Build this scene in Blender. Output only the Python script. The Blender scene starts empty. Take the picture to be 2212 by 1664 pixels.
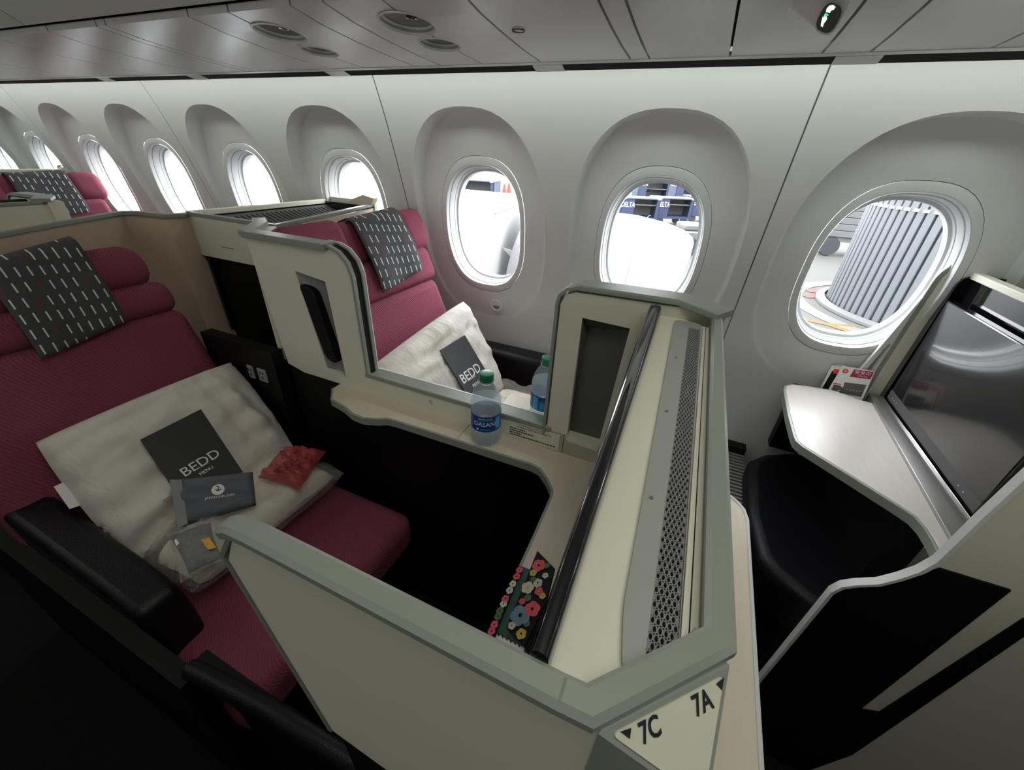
import bpy, bmesh, math, random
from mathutils import Vector, Matrix, noise
random.seed(7)
sc = bpy.context.scene
COL = sc.collection
# ------------------------------------------------------------------ camera
W, H, F = 2212.0, 1664.0, 853.99
PITCH, YAW, ROLL = 0.5293, 0.3951, 0.0515
CAM = Vector((0, 0, 1.42))
_f = Vector((-math.sin(YAW) * math.cos(PITCH), math.cos(YAW) * math.cos(PITCH), -math.sin(PITCH)))
_r = Vector((math.cos(YAW), math.sin(YAW), 0)); _u = _r.cross(_f)
RT = math.cos(ROLL) * _r + math.sin(ROLL) * _u
UPV = -math.sin(ROLL) * _r + math.cos(ROLL) * _u
cd = bpy.data.cameras.new('camera'); co = bpy.data.objects.new('camera', cd); COL.objects.link(co)
cd.sensor_width = 36; cd.sensor_fit = 'HORIZONTAL'; cd.lens = 36 * F / W; cd.clip_start = 0.01; cd.clip_end = 500
co.matrix_world = Matrix(((RT.x, UPV.x, -_f.x, CAM.x), (RT.y, UPV.y, -_f.y, CAM.y), (RT.z, UPV.z, -_f.z, CAM.z), (0, 0, 0, 1)))
sc.camera = co
# ------------------------------------------------------------------ world, lights, exposure
sc.view_settings.view_transform = 'Standard'; sc.view_settings.look = 'None'
sc.view_settings.gamma = 1; sc.view_settings.use_curve_mapping = False
sc.view_settings.exposure = 0.35
wd = bpy.data.worlds.new('overcast_sky'); sc.world = wd; wd.use_nodes = True
bg = wd.node_tree.nodes['Background']; bg.inputs[0].default_value = (0.95, 0.98, 1.0, 1); bg.inputs[1].default_value = 9.5
try:
    sc.cycles.use_denoising = True
    sc.cycles.max_bounces = 10; sc.cycles.diffuse_bounces = 5; sc.cycles.transparent_max_bounces = 16
    sc.cycles.caustics_reflective = False; sc.cycles.caustics_refractive = False
    sc.cycles.sample_clamp_indirect = 4
except Exception:
    pass
def area(name, loc, rot, sx, sy, power, col=(1, 1, 1), portal=False, spread=180):
    l = bpy.data.lights.new(name, 'AREA'); l.shape = 'RECTANGLE'; l.size = sx; l.size_y = sy; l.energy = power; l.color = col
    l.spread = math.radians(spread)
    o = bpy.data.objects.new(name, l); COL.objects.link(o); o.location = loc; o.rotation_euler = rot
    if portal: l.cycles.is_portal = True
    return o
# ceiling wash lamps over the aisle and the light strip hidden behind the bin edge that washes the side wall
area('ceiling_lamp', (0.30, 0.08, 2.17), (0, 0, 0), 1.0, 0.45, 4.4, (1.0, 0.98, 0.86))
area('ceiling_lamp', (-2.4, -0.4, 2.17), (0, 0, 0), 2.6, 0.5, 4.2, (1.0, 1.0, 0.86))
area('cove_lamp', (-1.4, 1.135, 1.628), (math.radians(28), 0, 0), 9.4, 0.035, 8.0, (0.93, 1.0, 0.9))

# added area lamp for unseen windows across the cabin, lifting bin and divider
area('far_side_fill', (-1.6, -3.38, 1.17), (math.radians(90), 0, 0), 5.5, 0.42, 17, (1.0, 0.99, 0.92))

# ------------------------------------------------------------------ pixel helpers
def ray(u, v):
    return (_f + RT * ((u - W / 2) / F) + UPV * ((H / 2 - v) / F))
def at(u, v, x=None, y=None, z=None):
    r = ray(u, v)
    if x is not None: t = (x - CAM.x) / r.x
    elif y is not None: t = (y - CAM.y) / r.y
    else: t = (z - CAM.z) / r.z
    return CAM + r * t
def onp(u, v, P, n):
    r = ray(u, v); P = Vector(P); n = Vector(n)
    return CAM + r * ((P - CAM).dot(n) / r.dot(n))

# ------------------------------------------------------------------ materials
def nodes(m):
    m.use_nodes = True
    return m.node_tree.nodes, m.node_tree.links, m.node_tree.nodes['Principled BSDF']
def mat(name, col, rough=0.5, metal=0.0, spec=0.5, bump=0.0, bscale=200.0, var=0.0, vscale=4.0, coat=0.0, sheen=0.0, emit=None, es=0.0):
    m = bpy.data.materials.new(name); n, l, b = nodes(m)
    b.inputs['Base Color'].default_value = (*col, 1); b.inputs['Roughness'].default_value = rough
    b.inputs['Metallic'].default_value = metal; b.inputs['Specular IOR Level'].default_value = spec
    b.inputs['Coat Weight'].default_value = coat; b.inputs['Sheen Weight'].default_value = sheen
    if emit: b.inputs['Emission Color'].default_value = (*emit, 1); b.inputs['Emission Strength'].default_value = es
    tc = n.new('ShaderNodeTexCoord')
    if var > 0:
        t = n.new('ShaderNodeTexNoise'); t.inputs['Scale'].default_value = vscale; t.inputs['Detail'].default_value = 4
        r = n.new('ShaderNodeMix'); r.data_type = 'RGBA'
        r.inputs[6].default_value = (*[c * (1 - var) for c in col], 1); r.inputs[7].default_value = (*[min(1, c * (1 + var)) for c in col], 1)
        l.new(tc.outputs['Object'], t.inputs['Vector']); l.new(t.outputs[0], r.inputs[0]); l.new(r.outputs[2], b.inputs['Base Color'])
    if bump > 0:
        t = n.new('ShaderNodeTexNoise'); t.inputs['Scale'].default_value = bscale; t.inputs['Detail'].default_value = 3
        bp = n.new('ShaderNodeBump'); bp.inputs['Strength'].default_value = bump; bp.inputs['Distance'].default_value = 0.002
        l.new(tc.outputs['Object'], t.inputs['Vector']); l.new(t.outputs[0], bp.inputs['Height']); l.new(bp.outputs[0], b.inputs['Normal'])
    return m
M = {}
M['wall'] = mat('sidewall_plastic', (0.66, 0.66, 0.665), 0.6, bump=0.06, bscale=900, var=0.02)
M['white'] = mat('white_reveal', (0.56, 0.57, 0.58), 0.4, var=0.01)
M['bin'] = mat('bin_plastic', (0.74, 0.74, 0.735), 0.27, spec=0.6, bump=0.04, bscale=700, var=0.03)
M['bindoor'] = mat('bin_door', (0.78, 0.82, 0.80), 0.4, var=0.02)
M['ceil'] = mat('ceiling_panel', (0.75, 0.78, 0.76), 0.6, var=0.02)
M['carpet'] = mat('dark_carpet', (0.012, 0.011, 0.012), 0.95, spec=0.1, bump=0.5, bscale=900, var=0.3, vscale=40)
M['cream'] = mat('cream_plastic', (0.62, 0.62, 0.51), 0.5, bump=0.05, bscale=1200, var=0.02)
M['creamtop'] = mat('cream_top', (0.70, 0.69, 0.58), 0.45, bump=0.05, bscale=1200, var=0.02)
M['trim'] = mat('grey_trim', (0.25, 0.272, 0.24), 0.36, bump=0.05, bscale=1500, var=0.03)
M['plate'] = mat('grey_plate', (0.33, 0.345, 0.325), 0.42, bump=0.04, bscale=1500, var=0.03)
M['darkgrey'] = mat('dark_grey_recess', (0.085, 0.085, 0.085), 0.55, bump=0.05, bscale=900, var=0.05)
M['midgrey'] = mat('mid_grey_plastic', (0.2, 0.2, 0.2), 0.5, var=0.04)
M['black'] = mat('black_plastic', (0.004, 0.004, 0.005), 0.5, spec=0.2, var=0.1)
M['gloss'] = mat('gloss_black', (0.004, 0.004, 0.006), 0.07, coat=0.6, var=0.1)
M['leather'] = mat('black_leather', (0.006, 0.006, 0.009), 0.38, spec=0.28, bump=0.35, bscale=420, var=0.15, vscale=30)
M['tan'] = mat('tan_laminate', (0.58, 0.46, 0.35), 0.5, var=0.05, vscale=9)
M['slot'] = mat('slot_black', (0.002, 0.002, 0.002), 0.9, var=0.1)
M['metal'] = mat('satin_metal', (0.35, 0.34, 0.33), 0.33, metal=0.7, var=0.04)
M['bead'] = mat('light_bead', (0.78, 0.78, 0.78), 0.4, var=0.02)
M['chrome'] = mat('chrome', (0.8, 0.8, 0.8), 0.12, metal=1.0, var=0.03)
M['menu'] = mat('menu_card', (0.013, 0.013, 0.016), 0.55, var=0.1)
M['ink'] = mat('white_ink', (0.8, 0.8, 0.8), 0.6, var=0.02)
M['dark_ink'] = mat('dark_ink', (0.01, 0.012, 0.02), 0.6, var=0.05)
M['cap'] = mat('green_cap', (0.004, 0.16, 0.07), 0.35, var=0.04)
M['label'] = mat('blue_label', (0.008, 0.045, 0.22), 0.35, var=0.06)
M['label2'] = mat('cyan_label', (0.04, 0.34, 0.6), 0.4, var=0.06)
M['paper'] = mat('white_paper', (0.8, 0.79, 0.77), 0.6, var=0.03)
M['orange'] = mat('orange_tag', (0.75, 0.36, 0.04), 0.6, var=0.05)
M['red'] = mat('red_print', (0.7, 0.035, 0.03), 0.5, var=0.05)
M['magenta'] = mat('crimson_print', (0.33, 0.012, 0.06), 0.5, var=0.05)
M['pouch'] = mat('grey_felt', (0.12, 0.135, 0.155), 0.9, bump=0.4, bscale=900, var=0.1, vscale=60)
M['pouch2'] = mat('grey_felt_light', (0.26, 0.26, 0.26), 0.8, bump=0.3, bscale=900, var=0.1)
M['green'] = mat('dark_green_cover', (0.02, 0.06, 0.045), 0.6, var=0.06)
M['screen'] = mat('screen_glass', (0.006, 0.006, 0.009), 0.16, spec=0.9, coat=0.3, var=0.1)
M['outlet'] = mat('outlet_plastic', (0.28, 0.3, 0.32), 0.5, var=0.04)
M['tarmac'] = mat('tarmac', (0.052, 0.050, 0.047), 0.9, var=0.12, vscale=0.35, bump=0.2, bscale=5)
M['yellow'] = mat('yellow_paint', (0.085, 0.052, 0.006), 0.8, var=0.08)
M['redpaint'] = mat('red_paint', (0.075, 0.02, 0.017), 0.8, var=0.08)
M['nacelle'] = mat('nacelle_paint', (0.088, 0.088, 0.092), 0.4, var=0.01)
M['wing'] = mat('wing_paint', (0.2, 0.2, 0.205), 0.5, var=0.02)
M['blue'] = mat('cart_blue', (0.006, 0.015, 0.05), 0.6, var=0.08, vscale=2)
M['cartroof'] = mat('cart_roof', (0.06, 0.07, 0.10), 0.6, var=0.05)
M['cartin'] = mat('cart_inside', (0.085, 0.085, 0.085), 0.7, var=0.05)
M['cone'] = mat('cone_orange', (0.11, 0.022, 0.012), 0.7, var=0.05)
M['rib'] = mat('ribbed_steel', (0.075, 0.082, 0.09), 0.5, var=0.04, vscale=2)
M['ribdark'] = mat('rib_shadow_gap', (0.018, 0.02, 0.023), 0.6, var=0.05)
M['rubber'] = mat('rubber', (0.02, 0.02, 0.025), 0.8, var=0.1)

def fabric(name, col, scale=420):
    m = bpy.data.materials.new(name); n, l, b = nodes(m)
    b.inputs['Roughness'].default_value = 0.92; b.inputs['Specular IOR Level'].default_value = 0.2
    tc = n.new('ShaderNodeTexCoord')
    w = n.new('ShaderNodeTexWave'); w.wave_type = 'BANDS'; w.bands_direction = 'DIAGONAL'
    w.inputs['Scale'].default_value = 75; w.inputs['Distortion'].default_value = 3; w.inputs['Detail'].default_value = 2
    t = n.new('ShaderNodeTexNoise'); t.inputs['Scale'].default_value = scale; t.inputs['Detail'].default_value = 2
    ad = n.new('ShaderNodeMath'); ad.operation = 'MULTIPLY_ADD'; ad.inputs[1].default_value = 0.5
    mx = n.new('ShaderNodeMix'); mx.data_type = 'RGBA'
    mx.inputs[6].default_value = (*[c * 0.72 for c in col], 1); mx.inputs[7].default_value = (*[min(1, c * 1.25) for c in col], 1)
    bp = n.new('ShaderNodeBump'); bp.inputs['Strength'].default_value = 0.5; bp.inputs['Distance'].default_value = 0.0025
    l.new(tc.outputs['Object'], w.inputs['Vector']); l.new(tc.outputs['Object'], t.inputs['Vector'])
    l.new(w.outputs['Fac'], ad.inputs[0]); l.new(t.outputs[0], ad.inputs[2])
    l.new(ad.outputs[0], mx.inputs[0]); l.new(mx.outputs[2], b.inputs['Base Color'])
    l.new(ad.outputs[0], bp.inputs['Height']); l.new(bp.outputs[0], b.inputs['Normal'])
    return m
M['maroon'] = fabric('maroon_fabric', (0.225, 0.056, 0.092))

def cloth(name, col, wr=0.35):
    m = bpy.data.materials.new(name); n, l, b = nodes(m)
    b.inputs['Roughness'].default_value = 0.85; b.inputs['Sheen Weight'].default_value = 0.2
    b.inputs['Base Color'].default_value = (*col, 1)
    tc = n.new('ShaderNodeTexCoord'); mp = n.new('ShaderNodeMapping'); mp.inputs['Scale'].default_value = (6, 14, 8)
    t = n.new('ShaderNodeTexNoise'); t.inputs['Scale'].default_value = 2.2; t.inputs['Detail'].default_value = 3; t.inputs['Distortion'].default_value = 0.8
    t2 = n.new('ShaderNodeTexNoise'); t2.inputs['Scale'].default_value = 900
    bp = n.new('ShaderNodeBump'); bp.inputs['Strength'].default_value = wr; bp.inputs['Distance'].default_value = 0.012
    b2 = n.new('ShaderNodeBump'); b2.inputs['Strength'].default_value = 0.15; b2.inputs['Distance'].default_value = 0.001
    l.new(tc.outputs['Object'], mp.inputs['Vector']); l.new(mp.outputs[0], t.inputs['Vector']); l.new(tc.outputs['Object'], t2.inputs['Vector'])
    l.new(t.outputs[0], bp.inputs['Height']); l.new(t2.outputs[0], b2.inputs['Height']); l.new(bp.outputs[0], b2.inputs['Normal']); l.new(b2.outputs[0], b.inputs['Normal'])
    return m
M['pillow'] = cloth('pillow_cotton', (0.70, 0.65, 0.60))
M['blanket'] = cloth('blanket_cotton', (0.80, 0.74, 0.65))

def wood(name, c1, c2, rough=0.4):
    m = bpy.data.materials.new(name); n, l, b = nodes(m)
    tc = n.new('ShaderNodeTexCoord'); mp = n.new('ShaderNodeMapping'); mp.inputs['Scale'].default_value = (60, 5, 5)
    t = n.new('ShaderNodeTexNoise'); t.inputs['Scale'].default_value = 2; t.inputs['Detail'].default_value = 6
    mx = n.new('ShaderNodeMix'); mx.data_type = 'RGBA'; mx.inputs[6].default_value = (*c1, 1); mx.inputs[7].default_value = (*c2, 1)
    l.new(tc.outputs['Object'], mp.inputs['Vector']); l.new(mp.outputs[0], t.inputs['Vector']); l.new(t.outputs[0], mx.inputs[0])
    l.new(mx.outputs[2], b.inputs['Base Color']); b.inputs['Roughness'].default_value = rough
    return m
M['shelf'] = wood('pale_wood_laminate', (0.56, 0.49, 0.40), (0.66, 0.59, 0.49))
M['table'] = wood('pale_table_laminate', (0.52, 0.48, 0.45), (0.60, 0.56, 0.53), 0.34)

def dashes(name, cols, rows):
    """dark head-rest cloth printed with rows of short white (and a few red) strokes, laid out in the cloth's own UVs"""
    m = bpy.data.materials.new(name); n, l, b = nodes(m)
    b.inputs['Roughness'].default_value = 0.85
    uv = n.new('ShaderNodeUVMap'); uv.uv_map = 'UVMap'
    sp = n.new('ShaderNodeSeparateXYZ'); l.new(uv.outputs[0], sp.inputs[0])
    def mth(op, a, bb=None, c=None):
        q = n.new('ShaderNodeMath'); q.operation = op
        for i, v in enumerate((a, bb, c)):
            if v is None: continue
            if isinstance(v, (int, float)): q.inputs[i].default_value = v
            else: l.new(v, q.inputs[i])
        return q.outputs[0]
    U = mth('MULTIPLY', sp.outputs[0], cols)
    cu = mth('FLOOR', U); fu = mth('FRACT', U)
    V = mth('MULTIPLY_ADD', sp.outputs[1], rows, mth('MULTIPLY', cu, 0.16))
    cv = mth('FLOOR', V); fv = mth('FRACT', V)
    a = mth('LESS_THAN', mth('ABSOLUTE', mth('SUBTRACT', fu, 0.5)), 0.075)
    c = mth('LESS_THAN', mth('ABSOLUTE', mth('SUBTRACT', fv, 0.5)), 0.31)
    mask = mth('MULTIPLY', a, c)
    cb = n.new('ShaderNodeCombineXYZ'); l.new(cu, cb.inputs[0]); l.new(cv, cb.inputs[1])
    wn = n.new('ShaderNodeTexWhiteNoise'); wn.noise_dimensions = '3D'; l.new(cb.outputs[0], wn.inputs['Vector'])
    red = mth('GREATER_THAN', wn.outputs[0], 0.90)
    m1 = n.new('ShaderNodeMix'); m1.data_type = 'RGBA'; m1.inputs[6].default_value = (0.72, 0.72, 0.74, 1); m1.inputs[7].default_value = (0.20, 0.03, 0.04, 1)
    l.new(red, m1.inputs[0])
    m2 = n.new('ShaderNodeMix'); m2.data_type = 'RGBA'; m2.inputs[6].default_value = (0.058, 0.058, 0.066, 1)
    l.new(mask, m2.inputs[0]); l.new(m1.outputs[2], m2.inputs[7]); l.new(m2.outputs[2], b.inputs['Base Color'])
    return m
M['cover'] = dashes('stroke_print_cloth', 9.0, 6.6)

def filmy(name, col, alpha, rough=0.12, bump=0.8, bscale=30):
    """thin plastic film: part clear, part glossy white"""
    m = bpy.data.materials.new(name); n, l, b = nodes(m)
    b.inputs['Base Color'].default_value = (*col, 1); b.inputs['Roughness'].default_value = rough; b.inputs['Specular IOR Level'].default_value = 0.8
    tr = n.new('ShaderNodeBsdfTransparent'); mx = n.new('ShaderNodeMixShader'); mx.inputs[0].default_value = alpha
    tr.inputs[0].default_value = (*[0.75 + 0.25 * c for c in col], 1)
    tc = n.new('ShaderNodeTexCoord'); t = n.new('ShaderNodeTexNoise'); t.inputs['Scale'].default_value = bscale; t.inputs['Detail'].default_value = 3; t.inputs['Distortion'].default_value = 1.5
    bp = n.new('ShaderNodeBump'); bp.inputs['Strength'].default_value = bump; bp.inputs['Distance'].default_value = 0.01
    l.new(tc.outputs['Object'], t.inputs['Vector']); l.new(t.outputs[0], bp.inputs['Height']); l.new(bp.outputs[0], b.inputs['Normal'])
    out = n['Material Output']; l.new(tr.outputs[0], mx.inputs[1]); l.new(b.outputs[0], mx.inputs[2]); l.new(mx.outputs[0], out.inputs[0])
    return m
M['film'] = filmy('clear_plastic_film', (0.85, 0.83, 0.8), 0.17, bscale=38, bump=1.0)
M['redfilm'] = filmy('red_plastic_film', (0.62, 0.08, 0.10), 0.5, bscale=34)
M['bottle'] = filmy('bottle_plastic', (0.80, 0.86, 0.90), 0.16, 0.08, 0.1, 12)
M['water'] = filmy('water', (0.62, 0.74, 0.84), 0.24, 0.06, 0.1, 8)
M['pane'] = filmy('window_pane', (0.9, 0.92, 0.95), 0.05, 0.05, 0.0, 3)

# ------------------------------------------------------------------ mesh helpers
def link(o, parent=None):
    COL.objects.link(o)
    if parent is not None:
        o.parent = parent
        if parent.parent is None:
            o.matrix_parent_inverse = Matrix.Translation(-parent.location)
    return o
def mobj(name, verts, faces, m, parent=None, smooth=None, uvs=None):
    me = bpy.data.meshes.new(name); me.from_pydata([tuple(v) for v in verts], [], faces); me.validate(); me.update()
    mats = m if isinstance(m, (list, tuple)) else [m]
    for q in mats: me.materials.append(q)
    bm = bmesh.new(); bm.from_mesh(me); bmesh.ops.recalc_face_normals(bm, faces=bm.faces); bm.to_mesh(me); bm.free()
    if smooth is not None:
        me.polygons.foreach_set('use_smooth', [True] * len(me.polygons)); me.set_sharp_from_angle(angle=math.radians(smooth))
    o = bpy.data.objects.new(name, me)
    return link(o, parent)
def bev(o, w, seg=2, ang=35):
    b = o.modifiers.new('bevel', 'BEVEL'); b.width = w; b.segments = seg; b.limit_method = 'ANGLE'; b.angle_limit = math.radians(ang)
    b.harden_normals = False
    o.data.polygons.foreach_set('use_smooth', [True] * len(o.data.polygons)); o.data.set_sharp_from_angle(angle=math.radians(50))
    return o
def prism(name, pts, ax, a, b, m, parent=None, bw=0.0, seg=2, smooth=None):
    """polygon pts (2-D) extruded along axis ax from a to b"""
    def mk(p, t):
        if ax == 'z': return (p[0], p[1], t)
        if ax == 'y': return (p[0], t, p[1])
        return (t, p[0], p[1])
    n = len(pts); vs = [mk(p, a) for p in pts] + [mk(p, b) for p in pts]
    fs = [list(range(n))[::-1], list(range(n, 2 * n))] + [[i, (i + 1) % n, n + (i + 1) % n, n + i] for i in range(n)]
    o = mobj(name, vs, fs, m, parent, smooth)
    if bw: bev(o, bw, seg)
    return o
def slab(name, pts3, n, t, m, parent=None, bw=0.0):
    """planar 3-D polygon thickened by t against its normal n"""
    n = Vector(n).normalized(); k = len(pts3)
    vs = [Vector(p) for p in pts3] + [Vector(p) - n * t for p in pts3]
    fs = [list(range(k)), list(range(k, 2 * k))[::-1]] + [[i, (i + 1) % k, k + (i + 1) % k, k + i] for i in range(k)]
    o = mobj(name, vs, fs, m, parent)
    if bw: bev(o, bw)
    return o
def box(name, lo, hi, m, parent=None, bw=0.0, seg=2, mtx=None):
    x0, y0, z0 = lo; x1, y1, z1 = hi
    vs = [Vector(v) for v in ((x0, y0, z0), (x1, y0, z0), (x1, y1, z0), (x0, y1, z0), (x0, y0, z1), (x1, y0, z1), (x1, y1, z1), (x0, y1, z1))]
    if mtx is not None: vs = [mtx @ v for v in vs]
    o = mobj(name, vs, [(0, 3, 2, 1), (4, 5, 6, 7), (0, 1, 5, 4), (1, 2, 6, 5), (2, 3, 7, 6), (3, 0, 4, 7)], m, parent)
    if bw: bev(o, bw, seg)
    return o
def rounded(pts, rad, seg=5):
    """round the corners of a closed polygon; rad a number or one per corner"""
    out = []; n = len(pts)
    for i in range(n):
        p = Vector(pts[i]); a = Vector(pts[i - 1]) - p; b = Vector(pts[(i + 1) % n]) - p
        r = rad[i] if isinstance(rad, (list, tuple)) else rad
        if r <= 0: out.append(tuple(p)); continue
        la, lb = a.length, b.length; a.normalize(); b.normalize()
        d = min(r, la * 0.48, lb * 0.48)
        for k in range(seg + 1):
            t = k / seg; q = p + a * d * (1 - t) ** 2 + b * d * t ** 2
            out.append(tuple(q))
    return out
def sweep(name, path, prof, m, parent=None, up=(0, 0, 1), closed=False, smooth=40):
    """sweep a closed 2-D profile (side, up) along a 3-D path with mitred joints"""
    path = [Vector(p) for p in path]; n = len(path); k = len(prof); up = Vector(up); vs = []
    for i, p in enumerate(path):
        if closed: d0 = (p - path[i - 1]).normalized(); d1 = (path[(i + 1) % n] - p).normalized()
        else:
            d0 = (p - path[i - 1]).normalized() if i else (path[1] - p).normalized()
            d1 = (path[i + 1] - p).normalized() if i < n - 1 else d0
        t = (d0 + d1).normalized(); sd = t.cross(up)
        if sd.length < 1e-4: sd = Vector((1, 0, 0))
        sd.normalize(); u2 = sd.cross(t).normalized()
        sd0 = d0.cross(u2); c = max(0.35, abs(sd0.normalized().dot(sd))) if sd0.length > 1e-6 else 1
        for a, b in prof: vs.append(p + sd * (a / c) + u2 * b)
    fs = []
    for i in range(n if closed else n - 1):
        j = (i + 1) % n
        for q in range(k): fs.append((i * k + q, i * k + (q + 1) % k, j * k + (q + 1) % k, j * k + q))
    if not closed: fs += [list(range(k))[::-1], list(range((n - 1) * k, n * k))]
    return mobj(name, vs, fs, m, parent, smooth)
def circ(r, n=10): return [(r * math.cos(2 * math.pi * i / n), r * math.sin(2 * math.pi * i / n)) for i in range(n)]
def rect(a0, a1, b0, b1, c=0.0015):
    return [(a0 + c, b0), (a1 - c, b0), (a1, b0 + c), (a1, b1 - c), (a1 - c, b1), (a0 + c, b1), (a0, b1 - c), (a0, b0 + c)]
def lathe(name, prof, mtx, m, parent=None, n=32, smooth=40, cap=True):
    vs = []; fs = []; k = len(prof)
    for r, z in prof:
        for i in range(n):
            a = 2 * math.pi * i / n; vs.append(mtx @ Vector((r * math.cos(a), r * math.sin(a), z)))
    for j in range(k - 1):
        for i in range(n): fs.append((j * n + i, j * n + (i + 1) % n, (j + 1) * n + (i + 1) % n, (j + 1) * n + i))
    if cap: fs += [list(range(n))[::-1], list(range((k - 1) * n, k * n))]
    return mobj(name, vs, fs, m, parent, smooth)
def frame(o, xa, ya):
    """4x4 matrix at o with local x along xa, local y along ya"""
    xa = Vector(xa).normalized(); za = xa.cross(Vector(ya)).normalized(); ya = za.cross(xa)
    return Matrix(((xa.x, ya.x, za.x, o[0]), (xa.y, ya.y, za.y, o[1]), (xa.z, ya.z, za.z, o[2]), (0, 0, 0, 1)))
def text(name, body, size, mtx, m, parent=None, fn=None, bold=0.0, sx=1.0):
    c = bpy.data.curves.new('txt', 'FONT'); c.body = body; c.size = size; c.align_x = 'CENTER'; c.align_y = 'CENTER'; c.resolution_u = 3
    c.offset = bold
    t = bpy.data.objects.new('txt', c); COL.objects.link(t)
    dg = bpy.context.evaluated_depsgraph_get()
    me = bpy.data.meshes.new_from_object(t.evaluated_get(dg)); bpy.data.objects.remove(t); bpy.data.curves.remove(c)
    for v in me.vertices:
        p = Vector((v.co.x * sx, v.co.y, 0))
        v.co = fn(p) if fn else mtx @ p
    me.name = name; me.materials.clear(); me.materials.append(m)
    return link(bpy.data.objects.new(name, me), parent)
def tag(o, label, cat, group=None, kind=None):
    if label: o['label'] = label
    if cat: o['category'] = cat
    if group: o['group'] = group
    if kind: o['kind'] = kind
    return o
def struct(o):
    o['kind'] = 'structure'; return o
def thing(name, label, cat, loc=(0, 0, 0), group=None):
    o = bpy.data.objects.new(name, None); o.empty_display_size = 0.05; COL.objects.link(o); o.location = loc
    return tag(o, label, cat, group)
def dup(root, d, label=None, group=None):
    r = root.copy(); COL.objects.link(r); r.location = root.location + Vector(d)
    if label: r['label'] = label
    if group: r['group'] = group
    for ch in list(root.children):
        c = ch.copy(); COL.objects.link(c); c.parent = r; c.matrix_parent_inverse = ch.matrix_parent_inverse.copy()
        for g in list(ch.children):
            q = g.copy(); COL.objects.link(q); q.parent = c; q.matrix_parent_inverse = g.matrix_parent_inverse.copy()
    return r
def recenter(o):
    """put a one-mesh thing's origin at its base"""
    me = o.data; xs = [v.co for v in me.vertices]
    c = Vector(((min(v.x for v in xs) + max(v.x for v in xs)) / 2, (min(v.y for v in xs) + max(v.y for v in xs)) / 2, min(v.z for v in xs)))
    for v in me.vertices: v.co -= c
    o.location = c
    return o
def interp(tab, z):
    for (a, b), (c, d) in zip(tab, tab[1:]):
        if z <= c: 
            t = (z - a) / (c - a); return b + (d - b) * t
    return tab[-1][1]

# ================================================================== THE CABIN SHELL
XL, XR = -6.6, 2.9
fl = struct(box('floor', (XL, -3.4, -0.06), (XR, 1.5, 0.0), M['carpet']))
cl = struct(box('ceiling', (XL, -3.4, 2.2), (XR, 1.5, 2.26), M['ceil']))
struct(box('wall_right', (XL, -3.46, 0), (XR, -3.4, 2.2), M['wall']))
struct(box('wall_front', (XR, -3.4, 0), (XR + 0.06, 1.6, 2.2), M['wall']))
struct(box('wall_rear', (XL - 0.06, -3.4, 0), (XL, 1.6, 2.2), M['wall']))
PROF = [(-0.05, 1.36), (0.15, 1.40), (0.4, 1.445), (0.6, 1.462), (0.8, 1.462), (0.95, 1.442), (1.13, 1.395), (1.25, 1.363), (1.37, 1.328), (1.46, 1.30), (1.55, 1.270), (1.62, 1.24), (1.70, 1.20)]
def yw(z): return interp(PROF, z)
def yr(z):
    base = interp([(0.6, 1.466), (0.8, 1.464), (0.95, 1.447), (1.15, 1.412), (1.30, 1.397), (1.40, 1.386), (1.48, 1.362), (1.56, 1.318)], z)
    return max(base, yw(z) + 0.003)
SP, X0, ZC = 0.61, -0.1319, 1.165
def rad(t, a, b, n): return (abs(math.cos(t) / a) ** n + abs(math.sin(t) / b) ** n) ** (-1 / n)
def r_open(t): return rad(t, 0.155, 0.217, 2.55)
def r_egg(t): return rad(t, 0.262, 0.372 if math.sin(t) > 0 else 0.368, 2.5)
ZT, ZB = 1.69, 0.30
wl = thing('wall_left', None, None, (-1.5, 1.45, 0)); struct(wl)
def lipw(t):
    k = max(0.0, math.sin(t)); k = k * k * (3 - 2 * k)
    return 0.945 + 0.042 * k
def tile(vs, fs, xc, gl, gr):
    hx0, hx1 = -SP / 2 + gl, SP / 2 - gr
    ang = [2 * math.pi * i / 72 for i in range(72)] + [math.atan2(ZT - ZC, hx1) , math.atan2(ZT - ZC, hx0), math.atan2(ZB - ZC, hx1) % (2 * math.pi), math.atan2(ZB - ZC, hx0) % (2 * math.pi)]
    ang = sorted(set(round(a, 6) for a in ang)); n = len(ang)
    def r_rect(t):
        c, s = math.cos(t), math.sin(t); k = []
        if abs(c) > 1e-9: k.append((hx1 if c > 0 else hx0) / c)
        if abs(s) > 1e-9: k.append(((ZT if s > 0 else ZB) - ZC) / s)
        return min(k)
    rings = [('o', 1.125, 0), ('oe', 0.33, 0), ('oe', 0.66, 0), ('e', 0, 0), ('e', .25, .12), ('e', .55, .5), ('e', .8, .86), ('e', 1.0, 1), ('er', .06, 1), ('er', .3, 1), ('er', .6, 1), ('er', 1, 1)]
    b0 = len(vs)
    for kind, s, w in rings:
        for t in ang:
            ro, re, rr = r_open(t) * 1.125, min(r_egg(t), r_rect(t) * 0.985), r_rect(t)
            if kind == 'o': r = ro
            elif kind == 'oe': r = ro + (re * lipw(t) - ro) * s
            elif kind == 'e': r = re * (lipw(t) + (1 - lipw(t)) * s)
            else: r = re + (rr - re) * s
            x, z = r * math.cos(t), ZC + r * math.sin(t)
            vs.append((xc + x, yr(z) * (1 - w) + yw(z) * w, z))
    for j in range(len(rings) - 1):
        for i in range(n): fs.append((b0 + j * n + i, b0 + j * n + (i + 1) % n, b0 + (j + 1) * n + (i + 1) % n, b0 + (j + 1) * n + i))
KS = list(range(-8, 6))
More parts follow.
